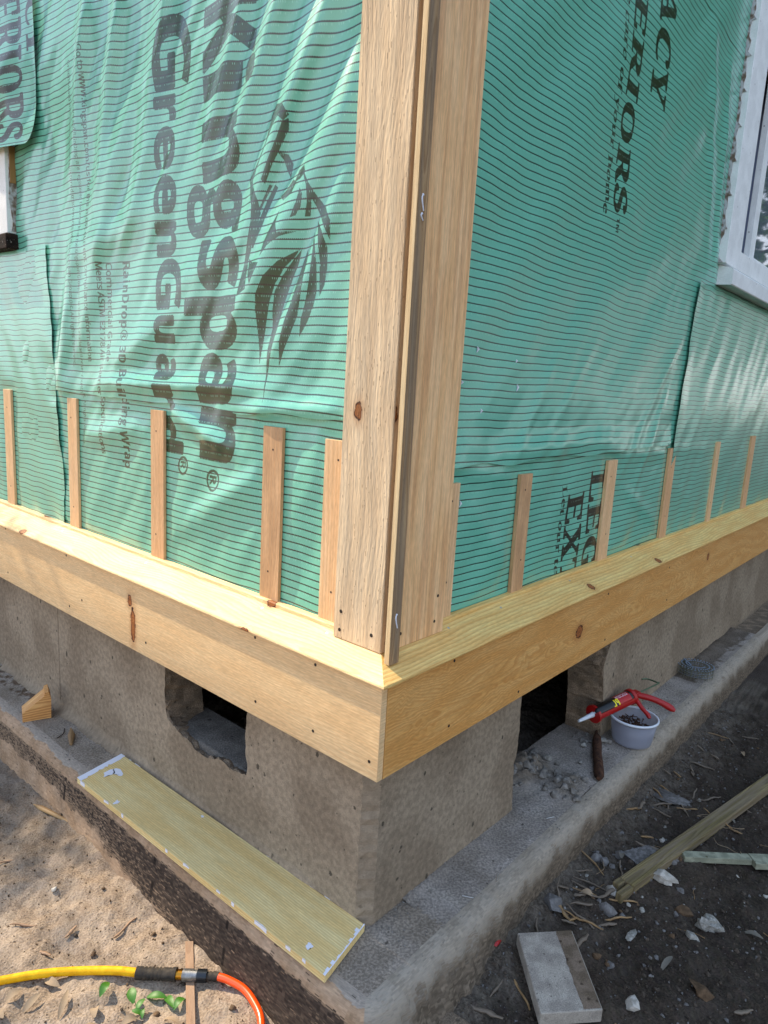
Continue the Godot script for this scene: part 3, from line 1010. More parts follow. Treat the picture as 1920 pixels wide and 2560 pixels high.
const FOLDS_RIGHT := [
	[-1.95, 1.15, -1.52, 0.66, 0.030, 0.007], [-1.88, 0.95, -1.62, 0.52, 0.022, 0.006], [-1.10, 1.05, -0.84, 0.76, 0.024, 0.005],
	[-0.86, 1.02, -0.66, 0.72, 0.020, 0.005], [-0.62, 0.74, -1.30, 0.76, 0.028, 0.008], [-0.34, 0.70, -0.66, 0.66, 0.025, 0.006],
	[-0.46, 0.58, -0.66, 0.40, 0.035, 0.007], [-1.42, 0.70, -2.0, 0.68, 0.030, 0.007], [-1.55, 0.55, -1.90, 0.40, 0.030, 0.006],
	[-0.60, 2.20, -1.60, 1.70, 0.08, 0.006], [-0.50, 1.70, -1.50, 1.45, 0.07, 0.005], [-1.90, 2.30, -2.15, 1.60, 0.04, 0.010], [-2.15, 2.2, -2.28, 1.5, 0.035, 0.012]]

func fold_height(u: float, y: float, left: bool) -> float:
	var h := 0.0
	for f in (FOLDS_LEFT if left else FOLDS_RIGHT):
		h += ridge(u, y, f[0], f[1], f[2], f[3], f[4], f[5] * (1.9 if left else 0.7))
	var q := u * 0.75 - y * 0.55            # creases lean from top right to bottom left
	var p := u * 0.55 + y * 0.75
	if not left:
		q = u * 0.6 + y * 0.7
		p = -u * 0.8 + y * 0.5
	h += (0.0060 if left else 0.0050) * noise.get_noise_2d(q * (6.5 if left else 4.5), p * 1.5)
	h += (0.0016 if left else 0.0010) * noise.get_noise_2d(q * 15.0 + 4.0, p * 6.0)
	return h

# suppress folds where laths and boards pin the sheet
func pinned(u: float, y: float, left: bool) -> float:
	var k := 1.0
	var spots: Array = LATHS_LEFT if left else LATHS_RIGHT
	for l in spots:
		if y < l[2] + 0.02:
			var d := maxf(l[0] - u, u - l[1])
			k = minf(k, smoothstep(0.0, 0.05, d))
	if y < 0.34:
		k = minf(k, smoothstep(0.29, 0.34, y))
	return k * smoothstep(0.22, 0.30, -u)

const LATHS_LEFT := [[-2.283, -2.208, 0.796], [-1.692, -1.620, 0.792], [-1.112, -1.036, 0.787], [-0.546, -0.467, 0.781], [-0.307, -0.224, 0.768]]
const LATHS_RIGHT := [[-0.376, -0.305, 0.666], [-0.764, -0.694, 0.668], [-1.410, -1.328, 0.681], [-2.060, -1.978, 0.704], [-2.722, -2.660, 0.715], [-3.440, -3.347, 0.732]]

# where the threads run: nearly level, drifting a little with the sag of the sheet
func thread_y(u: float, y: float, h: float, left: bool) -> float:
	return y + (0.005 if left else 0.007) * noise.get_noise_2d(u * 1.8 + (0.0 if left else 40.0), y * 1.8) + 0.0010 * noise.get_noise_2d(u * 9.0, y * 7.0) - h * 0.3

func wrap_sheet(left: bool, u0: float, u1: float, y0: float, y1: float, step: float, uv_span: Vector2, uv_at: Vector2, lift: float, hole := Rect2(), wob := 1.0) -> ArrayMesh:
	var s := Shape.new()
	var nu := int(ceil(absf(u1 - u0) / step))
	var ny := int(ceil((y1 - y0) / step))
	for j in ny + 1:
		var y := lerpf(y0, y1, float(j) / ny)
		for i in nu + 1:
			var u := lerpf(u0, u1, float(i) / nu)
			var h := (fold_height(u, y, left) + 0.0015) * pinned(u, y, left) * wob + lift
			var p := Vector3(u, y, WRAP + h) if left else Vector3(WRAP + h, y, u)
			var wy := thread_y(u, y, h, left)
			var uv := Vector2(((u - uv_at.x) if left else (uv_at.x - u)) / uv_span.x, (uv_at.y - wy) / uv_span.y)
			s.vert(p, Vector3.UP, uv)
	for j in ny:
		for i in nu:
			var mu := lerpf(u0, u1, (i + 0.5) / nu)
			var my := lerpf(y0, y1, (j + 0.5) / ny)
			if hole.has_area() and hole.has_point(Vector2(mu, my)):
				continue
			var a := j * (nu + 1) + i
			if left:
				s.quad_i(a, a + 1, a + nu + 2, a + nu + 1)
			else:
				s.quad_i(a, a + 1, a + nu + 2, a + nu + 1)
	return s.done(true)

# a hanging length of wrap with a free, slightly curled outline (list of (u, y)), in front of the wall
func free_sheet(left: bool, lo: Vector2, hi: Vector2, step: float, depth: Callable, keep: Callable, uv_of: Callable) -> ArrayMesh:
	var s := Shape.new()
	var nu := int(ceil((hi.x - lo.x) / step))
	var ny := int(ceil((hi.y - lo.y) / step))
	for j in ny + 1:
		for i in nu + 1:
			var u := lerpf(lo.x, hi.x, float(i) / nu)
			var y := lerpf(lo.y, hi.y, float(j) / ny)
			var q: Vector2 = keep.call(u, y)
			var d: float = depth.call(q.x, q.y)
			s.vert(Vector3(q.x, q.y, d) if left else Vector3(d, q.y, q.x), Vector3.UP, uv_of.call(q.x, q.y))
	for j in ny:
		for i in nu:
			var a := j * (nu + 1) + i
			s.quad_i(a, a + 1, a + nu + 2, a + nu + 1)
	return s.done(true)

# profile (offset, y) swept along a wall, mitred at the corner where offset = position along the wall
func swept_cap(left: bool, prof: Array, far: float, uv_len: float) -> ArrayMesh:
	var s := Shape.new()
	var cuts := [far, far * 0.5, -0.6, -0.2, 999.0]
	for k in prof.size():
		var a: Vector2 = prof[k]
		var b: Vector2 = prof[(k + 1) % prof.size()]
		var va := 0.0
		for q in k:
			va += (prof[q] - prof[q + 1]).length()
		var vb := va + (b - a).length()
		for c in cuts.size() - 1:
			var e0: float = cuts[c]
			var e1a: float = cuts[c + 1] if cuts[c + 1] < 900.0 else a.x
			var e1b: float = cuts[c + 1] if cuts[c + 1] < 900.0 else b.x
			var u0 := (e0 + uv_len) / uv_len
			var ua := (e1a + uv_len) / uv_len
			var ub := (e1b + uv_len) / uv_len
			if not left:
				u0 = -e0 / uv_len; ua = -e1a / uv_len; ub = -e1b / uv_len
			var p := [Vector2(e0, 0), Vector2(e1a, 0), Vector2(e1b, 0), Vector2(e0, 0)]
			var yo := [a, a, b, b]
			var w := []
			for m in 4:
				w.append(Vector3(p[m].x, yo[m].y, yo[m].x) if left else Vector3(yo[m].x, yo[m].y, p[m].x))
			if left:
				s.quad(w[0], w[1], w[2], w[3], Vector2(u0, va / 0.12), Vector2(ua, va / 0.12), Vector2(ub, vb / 0.12), Vector2(u0, vb / 0.12))
			else:
				s.quad(w[0], w[3], w[2], w[1], Vector2(u0, va / 0.12), Vector2(u0, vb / 0.12), Vector2(ub, vb / 0.12), Vector2(ua, va / 0.12))
	return s.done()

func disc(at: Vector3, n: Vector3, r: float, deep := 0.002) -> ArrayMesh:
	var s := Shape.new()
	add_tube(s, [at - n * 0.004, at + n * deep], [r], 10)
	return s.done()

func build_house() -> void:
	var h := thing("house", "house corner under renovation, green wrapped walls with new wood skirt on concrete foundation", "house")
	# --- foundation walls, 0.16 m thick, broken through in two places
	var at_left := func(u: float, v: float, d: float) -> Vector3: return Vector3(u, v, -0.09 - d)
	var at_right := func(u: float, v: float, d: float) -> Vector3: return Vector3(-0.09 - d, v, u)
	var notch := [Vector2(-0.592, 0.19), Vector2(-0.591, -0.104), Vector2(-0.598, -0.154), Vector2(-0.594, -0.209), Vector2(-0.584, -0.240), Vector2(-0.588, -0.278), Vector2(-0.653, -0.290), Vector2(-0.722, -0.281), Vector2(-0.79, -0.304), Vector2(-0.858, -0.302), Vector2(-0.880, -0.286), Vector2(-0.919, -0.284), Vector2(-0.994, -0.264), Vector2(-1.024, -0.240), Vector2(-1.034, -0.165), Vector2(-1.030, -0.064), Vector2(-1.030, 0.19)]
	var sets := [
		[at_left, [Vector2(-1.826, 0.19), Vector2(-1.822, -0.58), Vector2(-0.30, -0.58), Vector2(-0.30, 0.19)], notch, Vector2(-0.012, -0.055), 1.0],
		[at_right, [Vector2(-0.83, 0.19), Vector2(-0.30, 0.19), Vector2(-0.30, -0.58)], [Vector2(-0.862, -0.58), Vector2(-0.844, -0.463), Vector2(-0.831, -0.327), Vector2(-0.844, -0.307), Vector2(-0.847, -0.217), Vector2(-0.841, -0.154), Vector2(-0.839, -0.06), Vector2(-0.832, 0.188)], Vector2(0.01, 0.0), 2.0],
		[at_right, [Vector2(-1.58, -0.58), Vector2(-2.892, -0.58), Vector2(-2.884, 0.19)], [Vector2(-1.575, 0.19), Vector2(-1.57, -0.09), Vector2(-1.526, -0.171), Vector2(-1.545, -0.268), Vector2(-1.561, -0.328), Vector2(-1.574, -0.468), Vector2(-1.582, -0.578)], Vector2(0.0, 0.0), 3.0]]
	for e in sets:
		var pm := concrete_panel(e[1], e[2], e[3], 0.16, e[0], e[4])
		var w := part(h, "foundation_wall", pm[0], mats.concrete)
		part(w, "broken_edge", pm[1], mats.broken)
	part(h, "foundation_wall", box(Vector3(-5.2, -0.6, -0.25), Vector3(-1.832, 0.19, -0.0905), 0.004), mats.concrete)
	part(h, "foundation_wall", box(Vector3(-0.25, -0.6, -6.2), Vector3(-0.0905, 0.19, -2.897), 0.004), mats.concrete)
	part(h, "foundation_wall", box(Vector3(-5.2, -0.9, -6.2), Vector3(-5.04, 0.19, -0.26), 0.004), mats.concrete)
	part(h, "foundation_wall", box(Vector3(-5.03, -0.9, -6.2), Vector3(-0.26, 0.19, -6.04), 0.004), mats.concrete)
	# corner pier with its rough chamfer
	var cs := Shape.new()
	var levels := 40
	var ring := []
	for k in levels + 1:
		var y := lerpf(-0.58, 0.19, float(k) / levels)
		var j1 := 0.004 * noise.get_noise_2d(y * 30.0, 2.0)
		var j2 := 0.004 * noise.get_noise_2d(y * 30.0, 7.0)
		var plan := [Vector2(-0.30, -0.09), Vector2(-0.122 + j1, -0.09), Vector2(-0.110 + j2 * 1.5, -0.104 + j1), Vector2(-0.101 + j1, -0.113 + j2), Vector2(-0.09, -0.126 + j2), Vector2(-0.09, -0.30)]
		var row := []
		for q in plan.size():
			row.append(cs.vert(Vector3(plan[q].x, y, plan[q].y), Vector3.UP))
		ring.append(row)
	for k in levels:
		for q in 5:
			cs.quad_i(ring[k][q], ring[k][q + 1], ring[k + 1][q + 1], ring[k + 1][q])
	var flat := Shape.new()
	for k in range(0, cs.i.size(), 3):
		var a := cs.v[cs.i[k]]
		var b := cs.v[cs.i[k + 2]]
		var d := cs.v[cs.i[k + 1]]
		var nn := (b - a).cross(d - a).normalized()
		flat.tri(flat.vert(a, nn), flat.vert(b, nn), flat.vert(d, nn))
	part(h, "foundation_corner", flat.done(), mats.concrete)
	# ledge inside the left break
	part(h, "broken_ledge", box(Vector3(-1.10, -0.42, -0.285), Vector3(-0.56, -0.288, -0.112), 0.012), mats.ledge)
	# mortar cove at the foot of the left wall
	var cove := Shape.new()
	var rows := []
	for k in 161:
		var x := lerpf(-2.4, -0.14, k / 160.0)
		var r := 0.045 + 0.016 * noise.get_noise_2d(x * 5.0, 1.0)
		var fade := smoothstep(-0.14, -0.35, x)
		r = maxf(r * fade, 0.002)
		var row := []
		for a in 7:
			var an := PI / 2 * a / 6.0
			row.append(cove.vert(Vector3(x, FOOT - 0.004 + r - r * sin(an), -0.0905 + r - r * cos(an)), Vector3.UP))
		rows.append(row)
	for k in 160:
		for a in 6:
			cove.quad_i(rows[k][a], rows[k][a + 1], rows[k + 1][a + 1], rows[k + 1][a])
	part(h, "mortar_cove", cove.done(true), mats.concrete)
	build_footing(h)
	# --- floor, walls and roof deck behind (they keep the crawl space and the rooms dark)
	part(h, "floor_deck", box(Vector3(-5.0, 0.195, -6.0), Vector3(-0.13, 0.27, -0.13)), mats.sheathing)
	part(h, "rim_board", box(Vector3(-5.2, 0.02, -0.085), Vector3(-0.09, 0.234, -0.021)), mats.sheathing)
	part(h, "rim_board", box(Vector3(-0.085, 0.02, -6.2), Vector3(-0.021, 0.234, -0.021)), mats.sheathing)
	# left wall round its window (x -3.0..-2.25, y 1.44..2.35), right wall round its window (z -4.2..-2.52, y 1.61..2.6)
	for b in [[-5.2, -3.0, 0.272, 2.9], [-2.25, -0.115, 0.272, 2.9], [-2.998, -2.252, 0.272, 1.44], [-2.998, -2.252, 2.35, 2.9]]:
		part(h, "sheathing", box(Vector3(b[0], b[2], -0.22), Vector3(b[1], b[3], WRAP - 0.006)), mats.sheathing)
	for b in [[-6.2, -4.2, 0.272, 2.9], [-2.52, -0.225, 0.272, 2.9], [-4.198, -2.522, 0.272, 1.61], [-4.198, -2.522, 2.6, 2.9]]:
		part(h, "sheathing", box(Vector3(-0.22, b[2], b[0]), Vector3(WRAP - 0.006, b[3], b[1])), mats.sheathing)
	part(h, "sheathing", box(Vector3(-5.2, 0.272, -6.2), Vector3(-5.1, 2.9, -0.225)), mats.sheathing)
	part(h, "sheathing", box(Vector3(-5.09, 0.272, -6.2), Vector3(-0.23, 2.9, -6.1)), mats.sheathing)
	part(h, "roof_deck", box(Vector3(-5.2, 2.903, -6.2), Vector3(-0.1, 2.96, -0.1)), mats.sheathing)
	# --- house wrap
	part(h, "house_wrap", wrap_sheet(true, -2.6, -0.2, 0.275, 2.66, 0.0095, Vector2(2.4, 2.4), Vector2(-2.6, 2.67), 0.0, Rect2(-2.6, 1.44, 0.35, 0.91)), mats.wrap_left, "green woven wrap printed with dark green lettering and a lion")
	part(h, "house_wrap", wrap_sheet(true, -5.2, -2.602, 0.275, 2.9, 0.05, Vector2(1, 1), Vector2(-5.2, 2.9), 0.0, Rect2(-3.0, 1.44, 0.4, 0.91)), mats.wrap_plain)
	part(h, "house_wrap", wrap_sheet(false, -2.3, -0.2, 0.275, 2.36, 0.0095, Vector2(2.1, 2.1), Vector2(-0.2, 2.37), 0.0), mats.wrap_right, "green woven wrap with black serif lettering")
	part(h, "house_wrap", wrap_sheet(false, -2.3, -0.2, 2.362, 2.9, 0.03, Vector2(1, 1), Vector2(-0.2, 2.37 + 0.002), 0.0), mats.wrap_plain)
	part(h, "house_wrap", wrap_sheet(false, -6.2, -2.295, 0.275, 2.9, 0.02, Vector2(1, 1), Vector2(-0.2, 2.37), -0.001, Rect2(-4.2, 1.61, 1.68, 0.99)), mats.wrap_plain)
	# the lower length of wrap tucked under the right window, lapping over at its left edge
	var lap_edge := func(y: float) -> float: return lerpf(-1.975, -2.077, clampf((y - 0.27) / 1.18, 0.0, 1.0)) + 0.006 * noise.get_noise_1d(y * 7.0)
	part(h, "wrap_lap", free_sheet(false, Vector2(-4.3, 0.28), Vector2(-1.6, 1.425), 0.012,
		func(u: float, y: float) -> float: return WRAP + 0.006 + 0.4 * maxf(fold_height(u * 0.9 + 0.3, y, false), -0.004) + 0.0025 * noise.get_noise_2d(u * 5.0 + y * 3.0, y * 2.0) + 0.005 * smoothstep(0.12, 0.0, lap_edge.call(y) - u) + 0.002,
		func(u: float, y: float) -> Vector2: return Vector2(minf(u, lap_edge.call(y)), y + (0.006 * noise.get_noise_1d(u * 30.0) if y > 1.42 else 0.0)),
		func(u: float, y: float) -> Vector2: return Vector2(-u, 2.9 - y + 0.004 * noise.get_noise_2d(u * 6.0, y * 6.0))), mats.wrap_plain, "lower length of green wrap lapped under the window")
	# flap over the left window's casing and the lap below its sill
	part(h, "wrap_flap", free_sheet(true, Vector2(-2.6, 1.712), Vector2(-1.868, 2.36), 0.012,
		func(u: float, y: float) -> float: return lerpf(-0.046, WRAP + 0.016, smoothstep(-2.12, -1.87, u)) + 0.004 * noise.get_noise_2d(u * 9.0, y * 5.0) + 0.012 * (1.0 - smoothstep(1.71, 1.85, y)),
		func(u: float, y: float) -> Vector2:
			var q := Vector2(u, y)
			var cc := Vector2(-1.868 - 0.07, 1.712 + 0.07)
			if q.x > cc.x and q.y < cc.y:
				var d := q - cc
				var m := maxf(absf(d.x), absf(d.y))
				if d.length() > 0.0:
					q = cc + d.normalized() * m
			return q,
		func(u: float, y: float) -> Vector2: return Vector2((u + 2.5) / 0.64, (2.34 - y) / 0.64)), flap_material(), "flap of green wrap with large black letters hanging over the window casing")
	var under_edge := func(y: float) -> float: return lerpf(-1.775, -1.842, clampf((y - 0.65) / 0.70, 0.0, 1.0)) + 0.005 * noise.get_noise_1d(y * 8.0) + (0.03 * smoothstep(0.68, 0.45, y))
	part(h, "wrap_lap", free_sheet(true, Vector2(-2.7, 0.285), Vector2(-1.7, 1.352), 0.012,
		func(u: float, y: float) -> float: return WRAP + 0.006 + 0.004 * noise.get_noise_2d(u * 5.0 + y * 3.0, y * 3.0) + 0.003 * smoothstep(0.10, 0.0, under_edge.call(y) - u) * (0.7 + noise.get_noise_1d(y * 11.0)) - 0.010 * smoothstep(0.84, 0.78, y) * smoothstep(0.10, 0.03, absf(u + 2.245)),
		func(u: float, y: float) -> Vector2: return Vector2(minf(u, under_edge.call(y)), y),
		func(u: float, y: float) -> Vector2: return Vector2(u + 3.0, 2.9 - y + 0.004 * noise.get_noise_2d(u * 6.0, y * 6.0))), mats.wrap_plain, "lower length of green wrap lapped below the sill")
	# hems: the free lower edge of the upper sheets laps over the strip of wrap below, just above the laths
	for left in [true, false]:
		var hem_y := func(u: float) -> float: return (0.812 if left else 0.722 - 0.008 * u) + 0.012 * noise.get_noise_1d(u * 3.0) - (0.0 if left else 0.02)
		part(h, "wrap_hem", free_sheet(left, Vector2(-1.78 if left else -1.98, 0.0), Vector2(-0.225 if left else -0.306, 1.0), 0.0125,
			func(u: float, y: float) -> float: return WRAP + (fold_height(u, y, left) + 0.0015) * pinned(u, y, left) + 0.0008 + (0.0075 + 0.004 * noise.get_noise_1d(u * 7.0)) * smoothstep(0.11, 0.0, y - hem_y.call(u)),
			func(u: float, y: float) -> Vector2: return Vector2(u, hem_y.call(u) + 0.115 * y),
			func(u: float, y: float) -> Vector2:
				var hh := (fold_height(u, y, left) + 0.0015) * pinned(u, y, left)
				var wy := thread_y(u, y, hh, left) + 0.006 * smoothstep(0.11, 0.0, y - hem_y.call(u))
				return Vector2((u + 2.6) / 2.4, (2.67 - wy) / 2.4) if left else Vector2((-0.2 - u) / 2.1, (2.37 - wy) / 2.1)), mats.wrap_left if left else mats.wrap_right)
	# --- laths
	var li := 0
	for l in LATHS_LEFT:
		part(h, "lath", beam(Vector3(l[0], 0.300, -0.088), Vector3(0, l[2] - 0.300, 0), Vector3(l[1] - l[0], 0, 0), Vector3(0, 0, -0.011), 0.0012), mats["lath%d" % [0, 0, 1, 2, 0][li]])
		for yy in [0.38, 0.72]:
			part(h.get_child(h.get_child_count() - 1), "nail", disc(Vector3((l[0] + l[1]) * 0.5 + 0.008 * sin(yy * 40.0 + li), yy, -0.088), Vector3(0, 0, 1), 0.0028, 0.0005), mats.nail)
		li += 1
	li = 0
	for l in LATHS_RIGHT:
		part(h, "lath", beam(Vector3(-0.099, 0.300, l[0]), Vector3(0, l[2] - 0.300, 0), Vector3(0, 0, l[1] - l[0]), Vector3(0.013 if li < 4 else 0.017, 0, 0), 0.0012), mats["lath%d" % [0, 2, 0, 1, 0, 1][li]])
		for yy in [0.40, 0.62]:
			part(h.get_child(h.get_child_count() - 1), "nail", disc(Vector3(-0.099 + (0.013 if li < 4 else 0.017), yy, (l[0] + l[1]) * 0.5 + 0.008 * sin(yy * 40.0 + li)), Vector3(1, 0, 0), 0.0028, 0.0005), mats.nail)
		li += 1
	# dabs of white caulk flicked on the right wrap
	for q in [[-0.42, 1.02, 0.010], [-0.36, 0.93, 0.006], [-0.46, 0.86, 0.008], [-0.395, 0.615, 0.011], [-0.385, 0.335, 0.006], [-0.62, 1.00, 0.007], [-0.64, 0.93, 0.012]]:
		part(h, "caulk_dab", tube([Vector3(WRAP + 0.002, q[1], q[0]), Vector3(WRAP + 0.0045, q[1] - q[2] * 0.7, q[0] - 0.003), Vector3(WRAP + 0.003, q[1] - q[2] * 1.6, q[0] + 0.001)], [0.001, 0.0036, 0.0008], 6), mats.caulk)
	# --- skirt boards, mitred, with nail heads
	var sk := Shape.new()
	add_beam(sk, Vector3(-5.2, 0.0, -0.02), Vector3(5.199, 0, 0), Vector3(0, 0.235, 0), Vector3(0, 0, 0.02), 0.0015, -1.0, 1.0)
	var left_skirt := part(h, "skirt_board", sk.done(), mats.skirt_left)
	sk = Shape.new()
	add_beam(sk, Vector3(-0.02, 0.0, -0.0205), Vector3(0, 0, -6.18), Vector3(0, 0.235, 0), Vector3(0.02, 0, 0), 0.0015, 0.0, 1.545)
	var right_skirt := part(h, "skirt_board", sk.done(), mats.skirt_right)
	for q in [[-2.086, 0.228], [-1.540, 0.226], [-1.525, 0.035], [-0.998, 0.048], [-0.452, 0.225], [-0.444, 0.044], [-0.219, 0.222], [-0.218, 0.046], [-0.028, 0.043], [-1.427, 0.083], [-2.08, 0.04]]:
		part(left_skirt, "nail", disc(Vector3(q[0], q[1], 0.0), Vector3(0, 0, 1), 0.0042, 0.0006), mats.nail)
	for q in [[0.223, -0.282], [0.043, -0.280], [0.024, -0.642], [0.21, -1.25], [0.03, -1.27], [0.2, -1.9], [0.05, -1.92]]:
		part(right_skirt, "nail", disc(Vector3(0.0, q[0], q[1]), Vector3(1, 0, 0), 0.0042, 0.0006), mats.nail)
	# --- water table: sloped cap with a small back lip
	var prof := [Vector2(-0.020, 0.2365), Vector2(0.009, 0.2365), Vector2(0.0135, 0.239), Vector2(0.0145, 0.2425), Vector2(0.013, 0.2465), Vector2(-0.0765, 0.2885), Vector2(-0.0775, 0.2985), Vector2(-0.0805, 0.3010), Vector2(-0.0965, 0.3025), Vector2(-0.0965, 0.2365)]
	var cap_a := part(h, "drip_cap", swept_cap(true, prof, -5.2, 2.6), mats.cap_left)
	var cap_b := part(h, "drip_cap", swept_cap(false, prof, -6.2, 4.0), mats.cap_right)
	for q in [[-0.245, 0.281, -0.062], [-0.50, 0.281, -0.062], [-1.1, 0.281, -0.062], [-1.7, 0.281, -0.062]]:
		part(cap_a, "nail", disc(Vector3(q[0], q[1], q[2]), Vector3(0, 0.905, 0.425), 0.0038, 0.001), mats.bright_nail)
	for q in [[-0.062, 0.281, -0.335], [-0.062, 0.281, -0.60], [-0.062, 0.281, -1.05], [-0.062, 0.281, -1.6]]:
		part(cap_b, "nail", disc(Vector3(q[0], q[1], q[2]), Vector3(0.425, 0.905, 0), 0.0038, 0.001), mats.bright_nail)
	# --- corner boards
	var ba := part(h, "corner_board", beam(Vector3(-0.221, 0.2815, -0.092), Vector3(0, 2.6, 0), Vector3(0.160, 0, 0), Vector3(0, 0, 0.034), 0.003), mats.board_left, "weathered rough corner board")
	for q in [[-0.196, 0.353], [-0.093, 0.320], [-0.198, 0.305]]:
		part(ba, "nail", disc(Vector3(q[0], q[1], -0.058), Vector3(0, 0, 1), 0.0048, 0.0006), mats.nail)
	var bb := part(h, "corner_board", beam(Vector3(-0.092, 0.2815, -0.303), Vector3(0, 2.6, 0), Vector3(0, 0, 0.205), Vector3(0.034, 0, 0), 0.0015), mats.board_right, "new reddish corner board")
	for q in [[0.318, -0.125], [0.318, -0.262], [0.385, -0.27], [0.39, -0.12]]:
		part(bb, "nail", disc(Vector3(-0.058, q[0], q[1]), Vector3(1, 0, 0), 0.0042, 0.0006), mats.nail)
	var tr := part(h, "corner_trim", beam(Vector3(-0.040, 0.268, -0.080), Vector3(0, 2.6, 0), Vector3(0, 0, 0.033), Vector3(0.018, 0, 0), 0.0015), mats.old_trim, "narrow weathered trim strip along the corner")
	part(tr, "trim_edge", beam(Vector3(-0.0385, 0.2685, -0.0468), Vector3(0, 2.6, 0), Vector3(0.014, 0, 0), Vector3(0, 0, 0.0012), 0.0004), mats.trim_face)
	part(tr, "trim_groove", beam(Vector3(-0.0605, 0.272, -0.097), Vector3(0, 2.6, 0), Vector3(0.020, 0, 0), Vector3(0, 0, 0.022), 0.001), mats.old_trim)
	for q in [[0.392, 0.022], [1.30, 0.02], [1.262, 0.008]]:
		part(tr, "caulk_smear", tube(smooth_path([Vector3(-0.0225, q[0], -0.062), Vector3(-0.0215, q[0] - q[1] * 0.5, -0.058), Vector3(-0.0225, q[0] - q[1] * 1.6, -0.066)], 4), [0.001, 0.0034, 0.002], 6), mats.caulk)
	build_windows(h)

func build_windows(h: Node3D) -> void:
	# right wall window: casing boards, sill, sash behind glass
	var w := Node3D.new()
	w.name = "window"
	h.add_child(w)
	w.set_meta("label", "white painted window with flaking casing edge and projecting sill")
	var zl := -2.30
	part(w, "casing", box(Vector3(-0.103, 1.527, -2.52), Vector3(-0.060, 2.75, zl), 0.003), mats.white_paint)
	part(w, "casing", box(Vector3(-0.103, 1.527, -4.198), Vector3(-0.0605, 1.612, -2.5215), 0.003), mats.white_paint)
	part(w, "casing", box(Vector3(-0.103, 2.58, -4.198), Vector3(-0.0605, 2.75, -2.5215), 0.003), mats.white_paint)
	part(w, "casing", box(Vector3(-0.103, 1.527, -4.42), Vector3(-0.060, 2.75, -4.20), 0.003), mats.white_paint)
	# flaked old paint and bare wood along the casing's edge
	var fl := Shape.new()
	var prev := Vector2.ZERO
	for k in 60:
		var y0 := 1.53 + k * 0.02
		var d0 := -0.088 + 0.016 * rough_noise.get_noise_1d(y0 * 9.0)
		var d1 := -0.088 + 0.016 * rough_noise.get_noise_1d((y0 + 0.02) * 9.0)
		if k % 7 == 0:
			d0 = -0.072
		fl.quad(Vector3(-0.106, y0, zl + 0.003), Vector3(d0, y0, zl + 0.003), Vector3(d1, y0 + 0.02, zl + 0.003), Vector3(-0.106, y0 + 0.02, zl + 0.003))
		fl.quad(Vector3(d0, y0, zl + 0.003), Vector3(d0, y0, zl), Vector3(d1, y0 + 0.02, zl), Vector3(d1, y0 + 0.02, zl + 0.003))
	part(w, "bare_edge", fl.done(), mats.flaked_paint)
	var sill := Shape.new()
	var sp := [Vector2(-0.103, 1.440), Vector2(-0.034, 1.436), Vector2(-0.030, 1.440), Vector2(-0.030, 1.502), Vector2(-0.034, 1.508), Vector2(-0.103, 1.5265)]
	for k in sp.size():
		var a: Vector2 = sp[k]
		var b: Vector2 = sp[(k + 1) % sp.size()]
		sill.quad(Vector3(a.x, a.y, -2.325), Vector3(a.x, a.y, -4.45), Vector3(b.x, b.y, -4.45), Vector3(b.x, b.y, -2.325))
	for z in [-2.325, -4.45]:
		for k in range(1, sp.size() - 1):
			var nn := Vector3(0, 0, 1.0 if z > -3.0 else -1.0)
			sill.tri(sill.vert(Vector3(sp[0].x, sp[0].y, z), nn), sill.vert(Vector3(sp[k].x, sp[k].y, z), nn), sill.vert(Vector3(sp[k + 1].x, sp[k + 1].y, z), nn))
	part(w, "sill", sill.done(), mats.white_paint)
	part(w, "jamb", box(Vector3(-0.225, 1.60, -2.54), Vector3(-0.1035, 2.6, -2.5185), 0.001), mats.white_paint)
	part(w, "jamb", box(Vector3(-0.225, 1.595, -4.2), Vector3(-0.1035, 1.6115, -2.545), 0.001), mats.white_paint)
	var sash := part(w, "sash", box(Vector3(-0.150, 1.612, -2.965), Vector3(-0.118, 2.59, -2.885), 0.003), mats.white_paint)
	part(sash, "rail", box(Vector3(-0.150, 1.612, -4.19), Vector3(-0.119, 1.665, -2.967), 0.003), mats.white_paint)
	part(sash, "pane", box(Vector3(-0.138, 1.666, -4.19), Vector3(-0.134, 2.59, -2.967), 0.0002), mats.glass)
	part(w, "pane", box(Vector3(-0.180, 1.612, -2.88), Vector3(-0.176, 2.59, -2.5415), 0.0002), mats.glass)
	# a hanging curtain inside
	var dr := Shape.new()
	for k in 60:
		var z0 := -2.56 - k * 0.027
		var z1 := z0 - 0.027
		var f0 := -0.32 + 0.02 * sin(k * 1.3)
		var f1 := -0.32 + 0.02 * sin((k + 1) * 1.3)
		dr.quad(Vector3(f0, 1.70, z0), Vector3(f1, 1.70, z1), Vector3(f1, 2.7, z1), Vector3(f0, 2.7, z0))
	part(w, "curtain", dr.done(), mats.drape)
	# left wall window: only its casing edge and dark sill show
	var v := Node3D.new()
	v.name = "window_001"
	h.add_child(v)
	v.set_meta("label", "window with peeling white casing and dark weathered sill")
	part(v, "casing", box(Vector3(-2.25, 1.412, -0.104), Vector3(-2.105, 2.55, -0.062), 0.003), mats.white_paint)
	part(v, "casing", box(Vector3(-3.15, 1.412, -0.104), Vector3(-3.0, 2.55, -0.062), 0.003), mats.white_paint)
	part(v, "casing", box(Vector3(-2.998, 2.34, -0.104), Vector3(-2.252, 2.55, -0.0625), 0.003), mats.white_paint)
	var pe := Shape.new()
